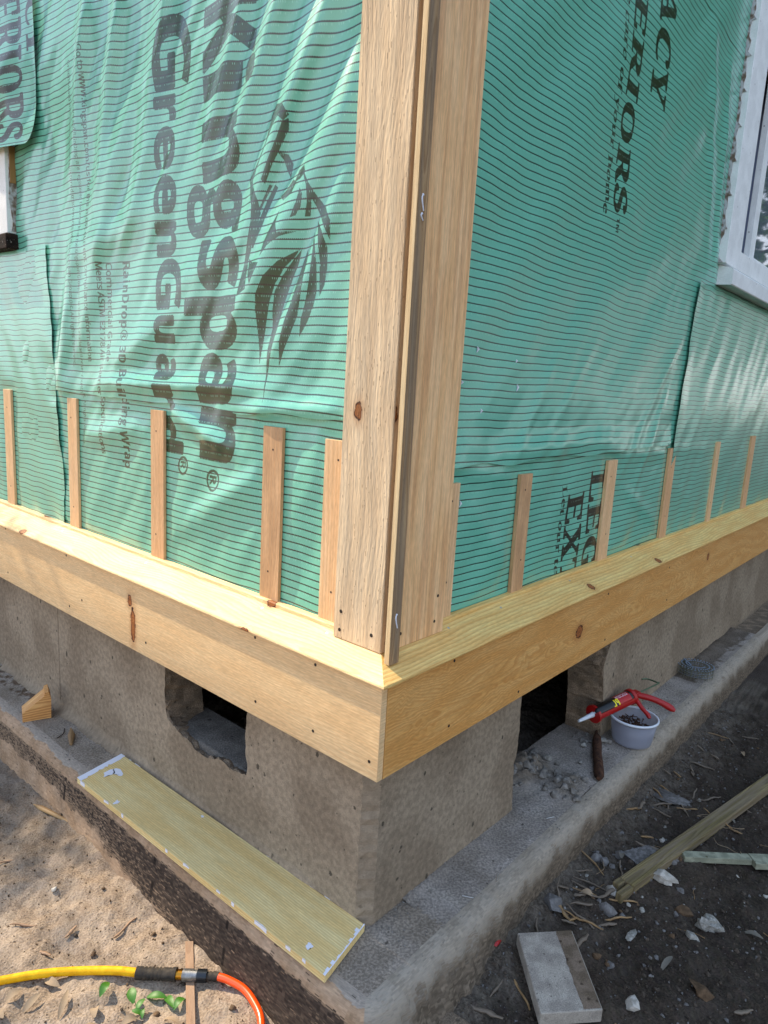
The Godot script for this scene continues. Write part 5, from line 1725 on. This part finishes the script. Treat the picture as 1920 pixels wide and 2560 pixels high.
func build_tub_and_gun() -> void:
	var t := thing("plastic_tub", "clear plastic tub of screws standing on the right footing", "tub", Vector3(0.02, FOOT + 0.002, -1.64))
	part(t, "wall", lathe([Vector2(0.0005, 0.0), Vector2(0.070, 0.0), Vector2(0.077, 0.004), Vector2(0.080, 0.012), Vector2(0.0945, 0.110), Vector2(0.0925, 0.110), Vector2(0.0782, 0.013), Vector2(0.0745, 0.006), Vector2(0.0005, 0.004)], 40), mats.tub)
	part(t, "rim", lathe([Vector2(0.0925, 0.108), Vector2(0.0985, 0.107), Vector2(0.0995, 0.111), Vector2(0.0985, 0.115), Vector2(0.0935, 0.116), Vector2(0.0920, 0.113), Vector2(0.0925, 0.108)], 40), mats.nozzle)
	var rg := RandomNumberGenerator.new()
	rg.seed = 15
	var sc := Shape.new()
	for k in 210:
		var r := 0.078 * sqrt(rg.randf())
		var an := rg.randf() * TAU
		var y := 0.022 + rg.randf() * 0.062
		r = minf(r, 0.062 + y * 0.12)
		var c := Vector3(0.02 + cos(an) * r, FOOT + y, -1.64 + sin(an) * r)
		var d := Vector3(rg.randfn(), rg.randfn() * 0.5, rg.randfn()).normalized() * rg.randf_range(0.008, 0.018)
		if Vector2(c.x + d.x - 0.02, c.z + d.z + 1.64).length() > 0.082 or Vector2(c.x - d.x - 0.02, c.z - d.z + 1.64).length() > 0.082:
			d *= 0.3
		add_tube(sc, [c - d, c + d], [0.0022, 0.0014], 5)
		add_tube(sc, [c - d * 1.02, c - d * 0.9], [0.0042], 6)
	single("screws", sc.done(), mats.rust, "heap of rusty screws and nails inside the clear tub", "screws", "", "stuff")
	# caulking gun lying across the tub's rim
	var g := thing("caulking_gun", "red caulking gun with a black and red tube resting on the plastic tub", "caulking gun")
	var f := Vector3(-0.096, -0.378, -1.490)
	var bk := Vector3(-0.028, -0.346, -1.706)
	var d := (bk - f).normalized()
	var sx := d.cross(Vector3.UP).normalized()
	var up := sx.cross(d)
	var cart := part(g, "cartridge", tube([f + d * 0.004, f + d * 0.006, bk - d * 0.012, bk - d * 0.010], [0.024, 0.0295, 0.0295, 0.026], 28), cartridge_material())
	part(cart, "nozzle", tube([f + d * 0.006, f - d * 0.012, f - d * 0.016, f - d * 0.085], [0.012, 0.0105, 0.0095, 0.0058], 14), mats.nozzle)
	# cradle under the cartridge
	var cr := Shape.new()
	for k in 12:
		var a0 := PI + PI * k / 12.0 + 0.35
		var a1 := PI + PI * (k + 1) / 12.0 + 0.35
		var n0 := sx * cos(a0) + up * sin(a0)
		var n1 := sx * cos(a1) + up * sin(a1)
		if k > 2 and k < 9:
			continue
		cr.quad(f + n0 * 0.0330, f + n1 * 0.0330, bk + n1 * 0.0330, bk + n0 * 0.0330)
		cr.quad(f + n0 * 0.0315, bk + n0 * 0.0315, bk + n1 * 0.0315, f + n1 * 0.0315)
		cr.quad(f + n0 * 0.0330, bk + n0 * 0.0330, bk + n0 * 0.0315, f + n0 * 0.0315)
		cr.quad(f + n1 * 0.0330, f + n1 * 0.0315, bk + n1 * 0.0315, bk + n1 * 0.0330)
	part(g, "cradle", cr.done(), mats.red_metal)
	# front yoke: a cupped plate with a slot for the nozzle
	var yk := Shape.new()
	for k in 22:
		var a0 := TAU * (k + 1.2) / 24.0 + 0.9
		var a1 := TAU * (k + 2.2) / 24.0 + 0.9
		var n0 := sx * cos(a0) + up * sin(a0)
		var n1 := sx * cos(a1) + up * sin(a1)
		yk.quad(f + n0 * 0.013 - d * 0.004, f + n0 * 0.0375 - d * 0.002, f + n1 * 0.0375 - d * 0.002, f + n1 * 0.013 - d * 0.004)
		yk.quad(f + n0 * 0.0375 - d * 0.002, f + n0 * 0.0375 + d * 0.010, f + n1 * 0.0375 + d * 0.010, f + n1 * 0.0375 - d * 0.002)
		yk.quad(f + n0 * 0.0360 + d * 0.010, f + n0 * 0.0360 + d * 0.001, f + n1 * 0.0360 + d * 0.001, f + n1 * 0.0360 + d * 0.010)
		yk.quad(f + n0 * 0.013 - d * 0.001, f + n1 * 0.013 - d * 0.001, f + n1 * 0.036 + d * 0.001, f + n0 * 0.036 + d * 0.001)
	part(g, "front_yoke", yk.done(), mats.red_metal)
	part(g, "back_plate", tube([bk - d * 0.010, bk - d * 0.008, bk + d * 0.004, bk + d * 0.006], [0.031, 0.0345, 0.0345, 0.024], 24), mats.red_metal)
	# body block, handle (channel section) and trigger, pointing away from the wall
	var hv := Vector3(0.150, -0.034, -0.048)
	var hw := d * 0.001 + hv.cross(up).normalized() * 0.026
	part(g, "frame", beam(bk - sx * 0.018 - up * 0.012 + d * 0.004, d * 0.044, sx * 0.036, up * 0.026, 0.004), mats.red_metal)
	var hs := Shape.new()
	var hp := []
	for k in 13:
		var q := k / 12.0
		hp.append(bk + d * 0.030 + sx * 0.006 + hv * q + Vector3(0, 0.012 * sin(q * PI), 0))
	add_tube(hs, hp, [0.010, 0.0125, 0.0135, 0.0135, 0.013, 0.013, 0.013, 0.013, 0.0135, 0.0145, 0.0150, 0.0135, 0.007], 12)
	part(g, "handle", hs.done(), mats.red_metal)
	part(g, "trigger", tube(smooth_path([bk + d * 0.010 + sx * 0.012, bk + Vector3(0.055, -0.028, 0.010), bk + Vector3(0.085, -0.044, 0.018), bk + Vector3(0.097, -0.056, 0.026)], 4), [0.011, 0.011, 0.0105, 0.0095, 0.009, 0.009, 0.009, 0.009, 0.009, 0.009, 0.008, 0.007, 0.005], 10), mats.red_metal)
	part(g, "rod", tube(smooth_path([bk + d * 0.03, bk + d * 0.175, bk + d * 0.186 + Vector3(-0.010, 0.001, 0), bk + d * 0.176 + Vector3(-0.050, 0.004, -0.010), bk + d * 0.160 + Vector3(-0.062, 0.004, -0.008)], 5), [0.0036], 8), mats.rod_metal)

func cartridge_material() -> StandardMaterial3D:
	var w := 400
	var hh := 320
	var im := Image.create(w, hh, false, Image.FORMAT_RGB8)
	im.fill(Color(0.035, 0.035, 0.04))
	im.fill_rect(Rect2i(215, 0, 140, hh), Color(0.66, 0.05, 0.07))
	im.fill_rect(Rect2i(355, 0, 45, hh), Color(0.04, 0.04, 0.045))
	im.fill_rect(Rect2i(60, 240, 290, 3), Color(0.8, 0.8, 0.8))
	im.fill_rect(Rect2i(250, 285, 80, 30), Color(0.75, 0.75, 0.75))
	var sans := print_font(false, true, false)
	print_text(im, "LOCTITE", sans, Vector2(340, 62), Vector2(-1, 0), Vector2(0, -1) * -1.0, 120.0, 26.0, Color(0.85, 0.85, 0.88))
	print_text(im, "PL", sans, Vector2(226, 16), Vector2(-1, 0), Vector2(0, 1), 58.0, 52.0, Color(0.92, 0.85, 0.05), 1.5)
	var m := StandardMaterial3D.new()
	m.albedo_texture = tex_of(im)
	m.uv1_scale = Vector3(1.0 / 0.226, 1, 1)
	m.roughness = 0.3
	return m

func build_nail_coil() -> void:
	var c := thing("nail_coil", "coil of framing nails standing on the far right footing", "nail coil", Vector3(-0.012, FOOT + 0.003, -2.60))
	var s := Shape.new()
	add_tube(s, [Vector3(0, 0, 0), Vector3(0, 0.058, 0)], [0.0008, 0.0017], 5)
	var shaft := s.done()
	s = Shape.new()
	add_tube(s, [Vector3(0, 0.0575, 0), Vector3(0, 0.060, 0)], [0.0040, 0.0042], 7)
	var head := s.done()
	var wire := []
	for k in 96:
		var an := 0.2 * k * 0.98
		var r := 0.042 + 0.0255 * (an / TAU) / 1.5 * 1.25
		if k >= 84:
			break
		var p := Vector3(cos(an) * r, 0, sin(an) * r)
		var nl := part(c, "nail", shaft, mats.gold_nail)
		nl.position = p
		part(nl, "nail_head", head, mats.zinc)
		wire.append(p)
	var last: Vector3 = wire[-1]
	var out := Vector3(0.75, 0, 0.66).normalized()
	for k in 15:
		var p := last + out * (0.0062 * (k + 1))
		var nl := part(c, "nail", shaft, mats.gold_nail)
		nl.transform = Transform3D(Basis(out.cross(Vector3.UP).normalized(), Vector3.ZERO + Vector3(0, 1, 0), -out).orthonormalized().rotated(out, 0.10 + 0.012 * k), p)
		part(nl, "nail_head", head, mats.zinc)
		wire.append(p)
	for y in [0.020, 0.040]:
		var w2 := []
		for p in wire:
			w2.append(p + Vector3(0, y, 0))
		part(c, "wire", tube(w2, [0.0008], 5), mats.zinc)

# ---------------------------------------------------------------- litter
func leaf_mesh(l: float, w: float, curl: float) -> ArrayMesh:
	var s := Shape.new()
	var n := 6
	for k in n + 1:
		var f := float(k) / n
		var hw := w * 0.5 * pow(sin(PI * clampf(f * 0.92 + 0.05, 0.0, 1.0)), 0.8)
		var y := curl * l * sin(f * PI)
		s.vert(Vector3(-hw, y + hw * 0.35, (f - 0.5) * l), Vector3.UP)
		s.vert(Vector3(0, y, (f - 0.5) * l), Vector3.UP)
		s.vert(Vector3(hw, y + hw * 0.35, (f - 0.5) * l), Vector3.UP)
	for k in n:
		var a := k * 3
		s.quad_i(a, a + 3, a + 4, a + 1)
		s.quad_i(a + 1, a + 4, a + 5, a + 2)
	return s.done(true)

# a torn splinter: a bent, tapering sliver with uneven edges
func splinter_mesh(l: float, w: float, seed_v: float) -> ArrayMesh:
	var s := Shape.new()
	var n := 7
	for k in n + 1:
		var f := float(k) / n
		var taper := pow(sin(PI * clampf(0.10 + f * 0.82, 0.0, 1.0)), 0.6)
		var c := Vector3((f - 0.5) * l, 0.002 + l * 0.03 * noise.get_noise_2d(f * 2.0, seed_v), l * 0.05 * noise.get_noise_2d(f * 1.5, seed_v + 30.0))
		var hw := w * 0.5 * taper * (0.8 + 0.5 * noise.get_noise_2d(f * 6.0, seed_v + 9.0))
		var th := 0.0022 * taper
		for q in [[-1.0, -1.0], [1.0, -0.7], [0.8, 1.0], [-0.9, 0.8]]:
			s.vert(c + Vector3(0, th * q[1], hw * q[0]), Vector3(0, q[1], q[0]).normalized(), Vector2(f, 0.5 + q[0] * 0.4))
	for k in n:
		for q in 4:
			var a := k * 4 + q
			var b := k * 4 + (q + 1) % 4
			s.quad_i(a, b, b + 4, a + 4)
	s.quad_i(0, 1, 2, 3)
	s.quad_i(n * 4, n * 4 + 1, n * 4 + 2, n * 4 + 3)
	return s.done()

func put(o: Node3D, x: float, z: float, lift: float, rg: RandomNumberGenerator, tilt := 0.2) -> void:
	o.position = Vector3(x, rest_y(x, z) + lift, z)
	o.rotation = Vector3(rg.randf_range(-tilt, tilt), rg.randf() * TAU, rg.randf_range(-tilt, tilt))

func build_ground_litter() -> void:
	var rg := RandomNumberGenerator.new()
	rg.seed = 77
	# stones: several shapes, shared
	var shapes := []
	for k in 7:
		shapes.append(stone_mesh(60 + k, Vector3(1.0, rg.randf_range(0.45, 0.75), rg.randf_range(0.6, 0.95)), 0.55, 1))
	var kinds := [[mats.grey_stone, "grey_stone", "small grey stone lying on the dark soil", "stone", "grey stones on the dark soil"],
		[mats.pale_stone, "pale_stone", "small pale stone lying on the dark soil", "stone", "pale stones on the dark soil"],
		[mats.brown_stone, "brown_stone", "small brown stone lying on the dark soil", "stone", "brown stones on the dark soil"],
		[mats.white_chip, "white_chip", "tiny white chip lying on the dark soil", "chip", "white chips on the dark soil"]]
	var fixed := [[0.270, -0.883, 0.05, 1], [0.195, -1.003, 0.035, 0], [0.522, -0.866, 0.035, 3], [0.141, -1.004, 0.045, 0], [0.289, -0.793, 0.055, 0], [0.432, -1.044, 0.03, 0], [0.481, -0.511, 0.05, 1], [0.464, -0.971, 0.05, 2], [0.303, -1.120, 0.03, 0], [0.60, -0.69, 0.055, 2], [0.212, -1.088, 0.035, 0], [0.374, -0.867, 0.022, 3], [0.315, -0.949, 0.025, 0], [0.165, -0.69, 0.06, 0]]
	for k in 86:
		var x := 0.0
		var z := 0.0
		var size := 0.0
		var kind := 0
		if k < fixed.size():
			x = fixed[k][0]; z = fixed[k][1]; size = fixed[k][2]; kind = fixed[k][3]
		else:
			x = 0.17 + 0.62 * pow(rg.randf(), 1.5)
			z = -0.25 - 2.3 * rg.randf()
			if rg.randf() < 0.5:
				x = rg.randfn(0.33, 0.10)
				z = rg.randfn(-0.92, 0.16)
			size = rg.randf_range(0.009, 0.026)
			kind = [0, 0, 0, 1, 2, 2, 3][rg.randi() % 7]
			if kind == 3:
				size *= 0.6
		if x < 0.15:
			x = 0.15 + rg.randf() * 0.03
		var e: Array = kinds[kind]
		var m := single(e[1], shapes[rg.randi() % shapes.size()], e[0], e[2], e[3], e[4])
		put(m, x, z, size * 0.06, rg, 0.5)
		m.scale = Vector3.ONE * size
	# splinters and twigs on the dark soil
	var sp := []
	for k in 6:
		sp.append(splinter_mesh([0.09, 0.06, 0.12, 0.045, 0.075, 0.10][k], [0.011, 0.013, 0.007, 0.010, 0.006, 0.014][k], k * 7.0))
	for k in 64:
		var x := 0.16 + 0.72 * pow(rg.randf(), 1.3)
		var z := -0.2 - 2.3 * rg.randf()
		if k < 22:
			x = rg.randfn(0.22, 0.05)
			z = rg.randfn(-0.70, 0.16)
		elif k < 42:
			x = rg.randfn(0.24, 0.07)
			z = rg.randfn(-1.62, 0.30)
		x = maxf(x, 0.15)
		var m := single("wood_splinter", sp[rg.randi() % 6], [mats.splinter_grey, mats.splinter, mats.splinter_grey][k % 3], "thin weathered wood splinter lying on the dark soil", "splinter", "wood splinters on the dark soil")
		put(m, x, z, 0.006, rg, 0.12)
	for k in 34:
		var x := 0.18 + 0.75 * rg.randf()
		var z := -0.15 - 1.9 * rg.randf()
		var l := rg.randf_range(0.04, 0.13)
		var pts := []
		for j in 5:
			pts.append(Vector3((j / 4.0 - 0.5) * l, 0.002 * sin(j * 2.0), rg.randfn(0, l * 0.05) + 0.25 * l * pow(j / 4.0 - 0.5, 2.0)))
		var m := single("dry_twig", tube(smooth_path(pts, 3), [0.0014, 0.0012, 0.0012, 0.0011, 0.001, 0.001, 0.001, 0.0009], 5), [mats.splinter, mats.dry_leaf][k % 2], "thin dry twig lying on the dark soil", "twig", "dry twigs on the dark soil")
		put(m, x, z, 0.007, rg, 0.08)
	var lf := [leaf_mesh(0.055, 0.020, 0.15), leaf_mesh(0.04, 0.022, 0.25), leaf_mesh(0.07, 0.016, 0.1)]
	for k in 16:
		var x := 0.2 + 0.7 * rg.randf()
		var z := -0.2 - 2.0 * rg.randf()
		var m := single("dead_leaf", lf[rg.randi() % 3], mats.grey_leaf if k % 3 else mats.dry_leaf, "curled dead leaf lying on the dark soil", "leaf", "dead leaves on the dark soil")
		put(m, x, z, 0.006, rg, 0.3)
	# green seedling and leaves by the hose
	var sd := thing("seedling", "small green seedling with round leaves growing beside the hoses", "seedling", Vector3(-0.475, -0.69, 0.335))
	sd.scale = Vector3.ONE * 0.55
	for q in [[-0.035, 0.020, 0.010, 1.2, 0.075, 0.045], [0.035, 0.018, 0.008, 0.3, 0.060, 0.032], [0.055, 0.012, 0.035, 2.2, 0.055, 0.026], [0.075, 0.010, 0.020, 0.9, 0.045, 0.020]]:
		var l := part(sd, "leaf", leaf_mesh(q[4], q[5], 0.12), mats.leaf)
		l.position = Vector3(q[0], q[1] + 0.004, q[2])
		l.rotation = Vector3(0.25, q[3], 0.2)
	part(sd, "stem", tube(smooth_path([Vector3(0.03, -0.01, 0.02), Vector3(0.0, 0.012, 0.015), Vector3(-0.03, 0.02, 0.01)], 4), [0.0016], 6), mats.leaf)
	part(sd, "stem", tube(smooth_path([Vector3(0.03, -0.01, 0.02), Vector3(0.05, 0.012, 0.028), Vector3(0.075, 0.012, 0.02)], 4), [0.0016], 6), mats.leaf)
	for q in [[-0.567, 0.378, 0.5], [-0.425, 0.275, 1.4], [-0.462, 0.290, 2.2], [-0.40, 0.262, 0.2]]:
		var m := single("green_leaf", lf[1] if q[2] < 1.0 else lf[0], mats.leaf, "fallen pale green leaf on the sandy ground by the hoses", "leaf", "green leaves by the hoses")
		put(m, q[0], q[1], 0.006, rg, 0.25)
		m.rotation.y = q[2]
	for q in [[-0.693, 0.457], [-0.712, 0.545], [-0.664, 0.521], [-0.672, 0.590], [-0.53, 0.42], [-0.44, 0.38], [-0.36, 0.31], [-0.60, 0.47], [-0.50, 0.45], [-0.32, 0.36], [-0.25, 0.33], [-0.38, 0.42]]:
		var m := single("dry_leaf", lf[rg.randi() % 3], mats.dry_leaf, "dry tan leaf lying on the sandy ground below the yellow hose", "leaf", "dry leaves by the hoses")
		put(m, q[0], q[1], 0.008, rg, 0.5)
	# wood slivers, stones and sticks on the sand
	var ws := single("wood_sliver", tube([Vector3(-1.50, 0, 0.165), Vector3(-1.45, 0.004, 0.158), Vector3(-1.36, 0.004, 0.137), Vector3(-1.29, 0, 0.118)], [0.002, 0.010, 0.009, 0.002], 6, 0.003), mats.splinter, "pointed brown wood sliver on the sandy ground beside the left footing", "splinter")
	ws.position.y = -0.688
	for k in 18:
		var x := rg.randf_range(-1.6, -0.25)
		var z := rg.randf_range(0.18, 0.75)
		var m := single("sand_stone", shapes[rg.randi() % 7], [mats.brown_stone, mats.pale_stone, mats.clod][k % 3], "small stone lying on the sandy ground", "stone", "stones on the sandy ground")
		put(m, x, z, 0.003, rg, 0.5)
		m.scale = Vector3.ONE * rg.randf_range(0.008, 0.02)
	for k in 12:
		var x := rg.randf_range(-1.3, -0.25)
		var z := rg.randf_range(0.2, 0.7)
		var m := single("sand_splinter", sp[rg.randi() % 6], mats.bare_stick, "short wood splinter lying on the sandy ground", "splinter", "splinters on the sandy ground")
		put(m, x, z, 0.004, rg, 0.1)
	# lumps of mortar in and before the right break, crumbs along the footing
	for k in 78:
		var x := rg.randfn(-0.17, 0.05)
		var z := rg.randfn(-1.10, 0.07)
		if k > 48:
			x = rg.randfn(-0.02, 0.045)
			z = rg.randfn(-1.10, 0.07)
		elif k > 40:
			x = rg.randfn(-0.13, 0.05)
			z = rg.randfn(-1.50, 0.06)
		x = clampf(x, -0.24, 0.08)
		z = minf(z, -0.885) if x < -0.08 else z
		var m := single("mortar_lump", shapes[rg.randi() % 7], mats.mortar, "broken grey mortar lump on the footing in the right wall's gap", "mortar", "mortar lumps in the gap")
		var size := rg.randf_range(0.012, 0.034)
		m.position = Vector3(x, FOOT + (0.045 * exp(-pow((x + 0.19) / 0.065, 2.0) - pow((z + 1.10) / 0.11, 2.0)) + 0.016 * exp(-pow((x + 0.02) / 0.055, 2.0) - pow((z + 1.12) / 0.10, 2.0))) + size * 0.2, z)
		m.rotation = Vector3(rg.randf(), rg.randf() * TAU, rg.randf())
		m.scale = Vector3.ONE * size
	for q in [[-0.155, -1.235, 0.034], [-0.10, -1.44, 0.026], [-0.055, -1.31, 0.016], [-0.03, -1.22, 0.014], [-0.06, -1.53, 0.03]]:
		var m := single("mortar_chip", shapes[rg.randi() % 7], mats.white_chip, "pale mortar chip on the footing in the right wall's gap", "mortar", "pale mortar chips in the gap")
		m.position = Vector3(q[0], FOOT + q[2] * 0.45, q[1])
		m.scale = Vector3.ONE * float(q[2])
		m.rotation.y = rg.randf() * TAU
	for q in [[0.038, -0.389, 0.5], [0.055, -0.52, 2.0], [0.03, -0.9, 1.1]]:
		var m := single("shiny_nail", tube([Vector3(-0.016, 0, 0), Vector3(0.016, 0, 0)], [0.0014], 6), mats.bright_nail, "bright loose nail lying on the right footing", "nail", "bright nails on the right footing")
		m.position = Vector3(q[0], FOOT + 0.004, q[1])
		m.rotation.y = q[2]
	crumbs("footing_crumbs", "grey mortar crumbs scattered along the footing", shapes[0], mats.mortar, 1500, 5, 0)
	crumbs("soil_crumbs", "loose crumbs of dark soil and grit", shapes[1], mats.clod, 5200, 6, 1)
	crumbs("soil_grit", "scattered grey grit on the dark soil", shapes[3], mats.grey_stone, 1500, 16, 1)
	crumbs("soil_clods", "dark clods half sunk in the soil", shapes[4], mats.clod, 420, 26, 3)
	crumbs("sand_crumbs", "loose crumbs of sandy earth", shapes[2], mats.brown_stone, 1300, 7, 2)

func crumbs(called: String, label: String, mesh: Mesh, mat: Material, count: int, seed_v: int, where: int) -> void:
	var rg := RandomNumberGenerator.new()
	rg.seed = seed_v
	var mm := MultiMesh.new()
	mm.transform_format = MultiMesh.TRANSFORM_3D
	mm.mesh = mesh
	mm.instance_count = count
	for k in count:
		var p := Vector3.ZERO
		var size := 0.002 + 0.006 * pow(rg.randf(), 3.0)
		if where == 0:
			var l := -0.12 - 3.2 * pow(rg.randf(), 1.3)
			var w := -0.085 + 0.03 * absf(rg.randfn()) if rg.randf() < 0.6 else rg.randf_range(-0.08, 0.09)
			if w > 0.085:
				w = 0.0
			p = Vector3(w, FOOT + 0.002, l) if rg.randf() < 0.72 else Vector3(l * 0.9, FOOT + 0.002, w)
			p.y += top_wave(p.x, p.z)
		elif where == 1:
			p = Vector3(0.15 + 0.9 * pow(rg.randf(), 1.3), 0, 0.2 - 2.8 * rg.randf())
			p.y = rest_y(p.x, p.z) + 0.001
			size *= 1.5
		elif where == 3:
			p = Vector3(0.15 + 0.9 * rg.randf(), 0, 0.2 - 2.6 * rg.randf())
			size = 0.008 + 0.016 * pow(rg.randf(), 2.0)
			p.y = rest_y(p.x, p.z) - size * 0.12
		else:
			p = Vector3(rg.randf_range(-1.7, -0.05), 0, rg.randf_range(0.14, 0.8))
			p.y = rest_y(p.x, p.z) + 0.001
		var bs := Basis.from_euler(Vector3(rg.randf() * 3.0, rg.randf() * TAU, rg.randf() * 3.0)).scaled(Vector3.ONE * size)
		mm.set_instance_transform(k, Transform3D(bs, p))
	var o := MultiMeshInstance3D.new()
	o.name = numbered(called)
	o.multimesh = mm
	o.material_override = mat
	add_child(o)
	o.set_meta("label", label)
	o.set_meta("category", "crumbs")
	o.set_meta("kind", "stuff")
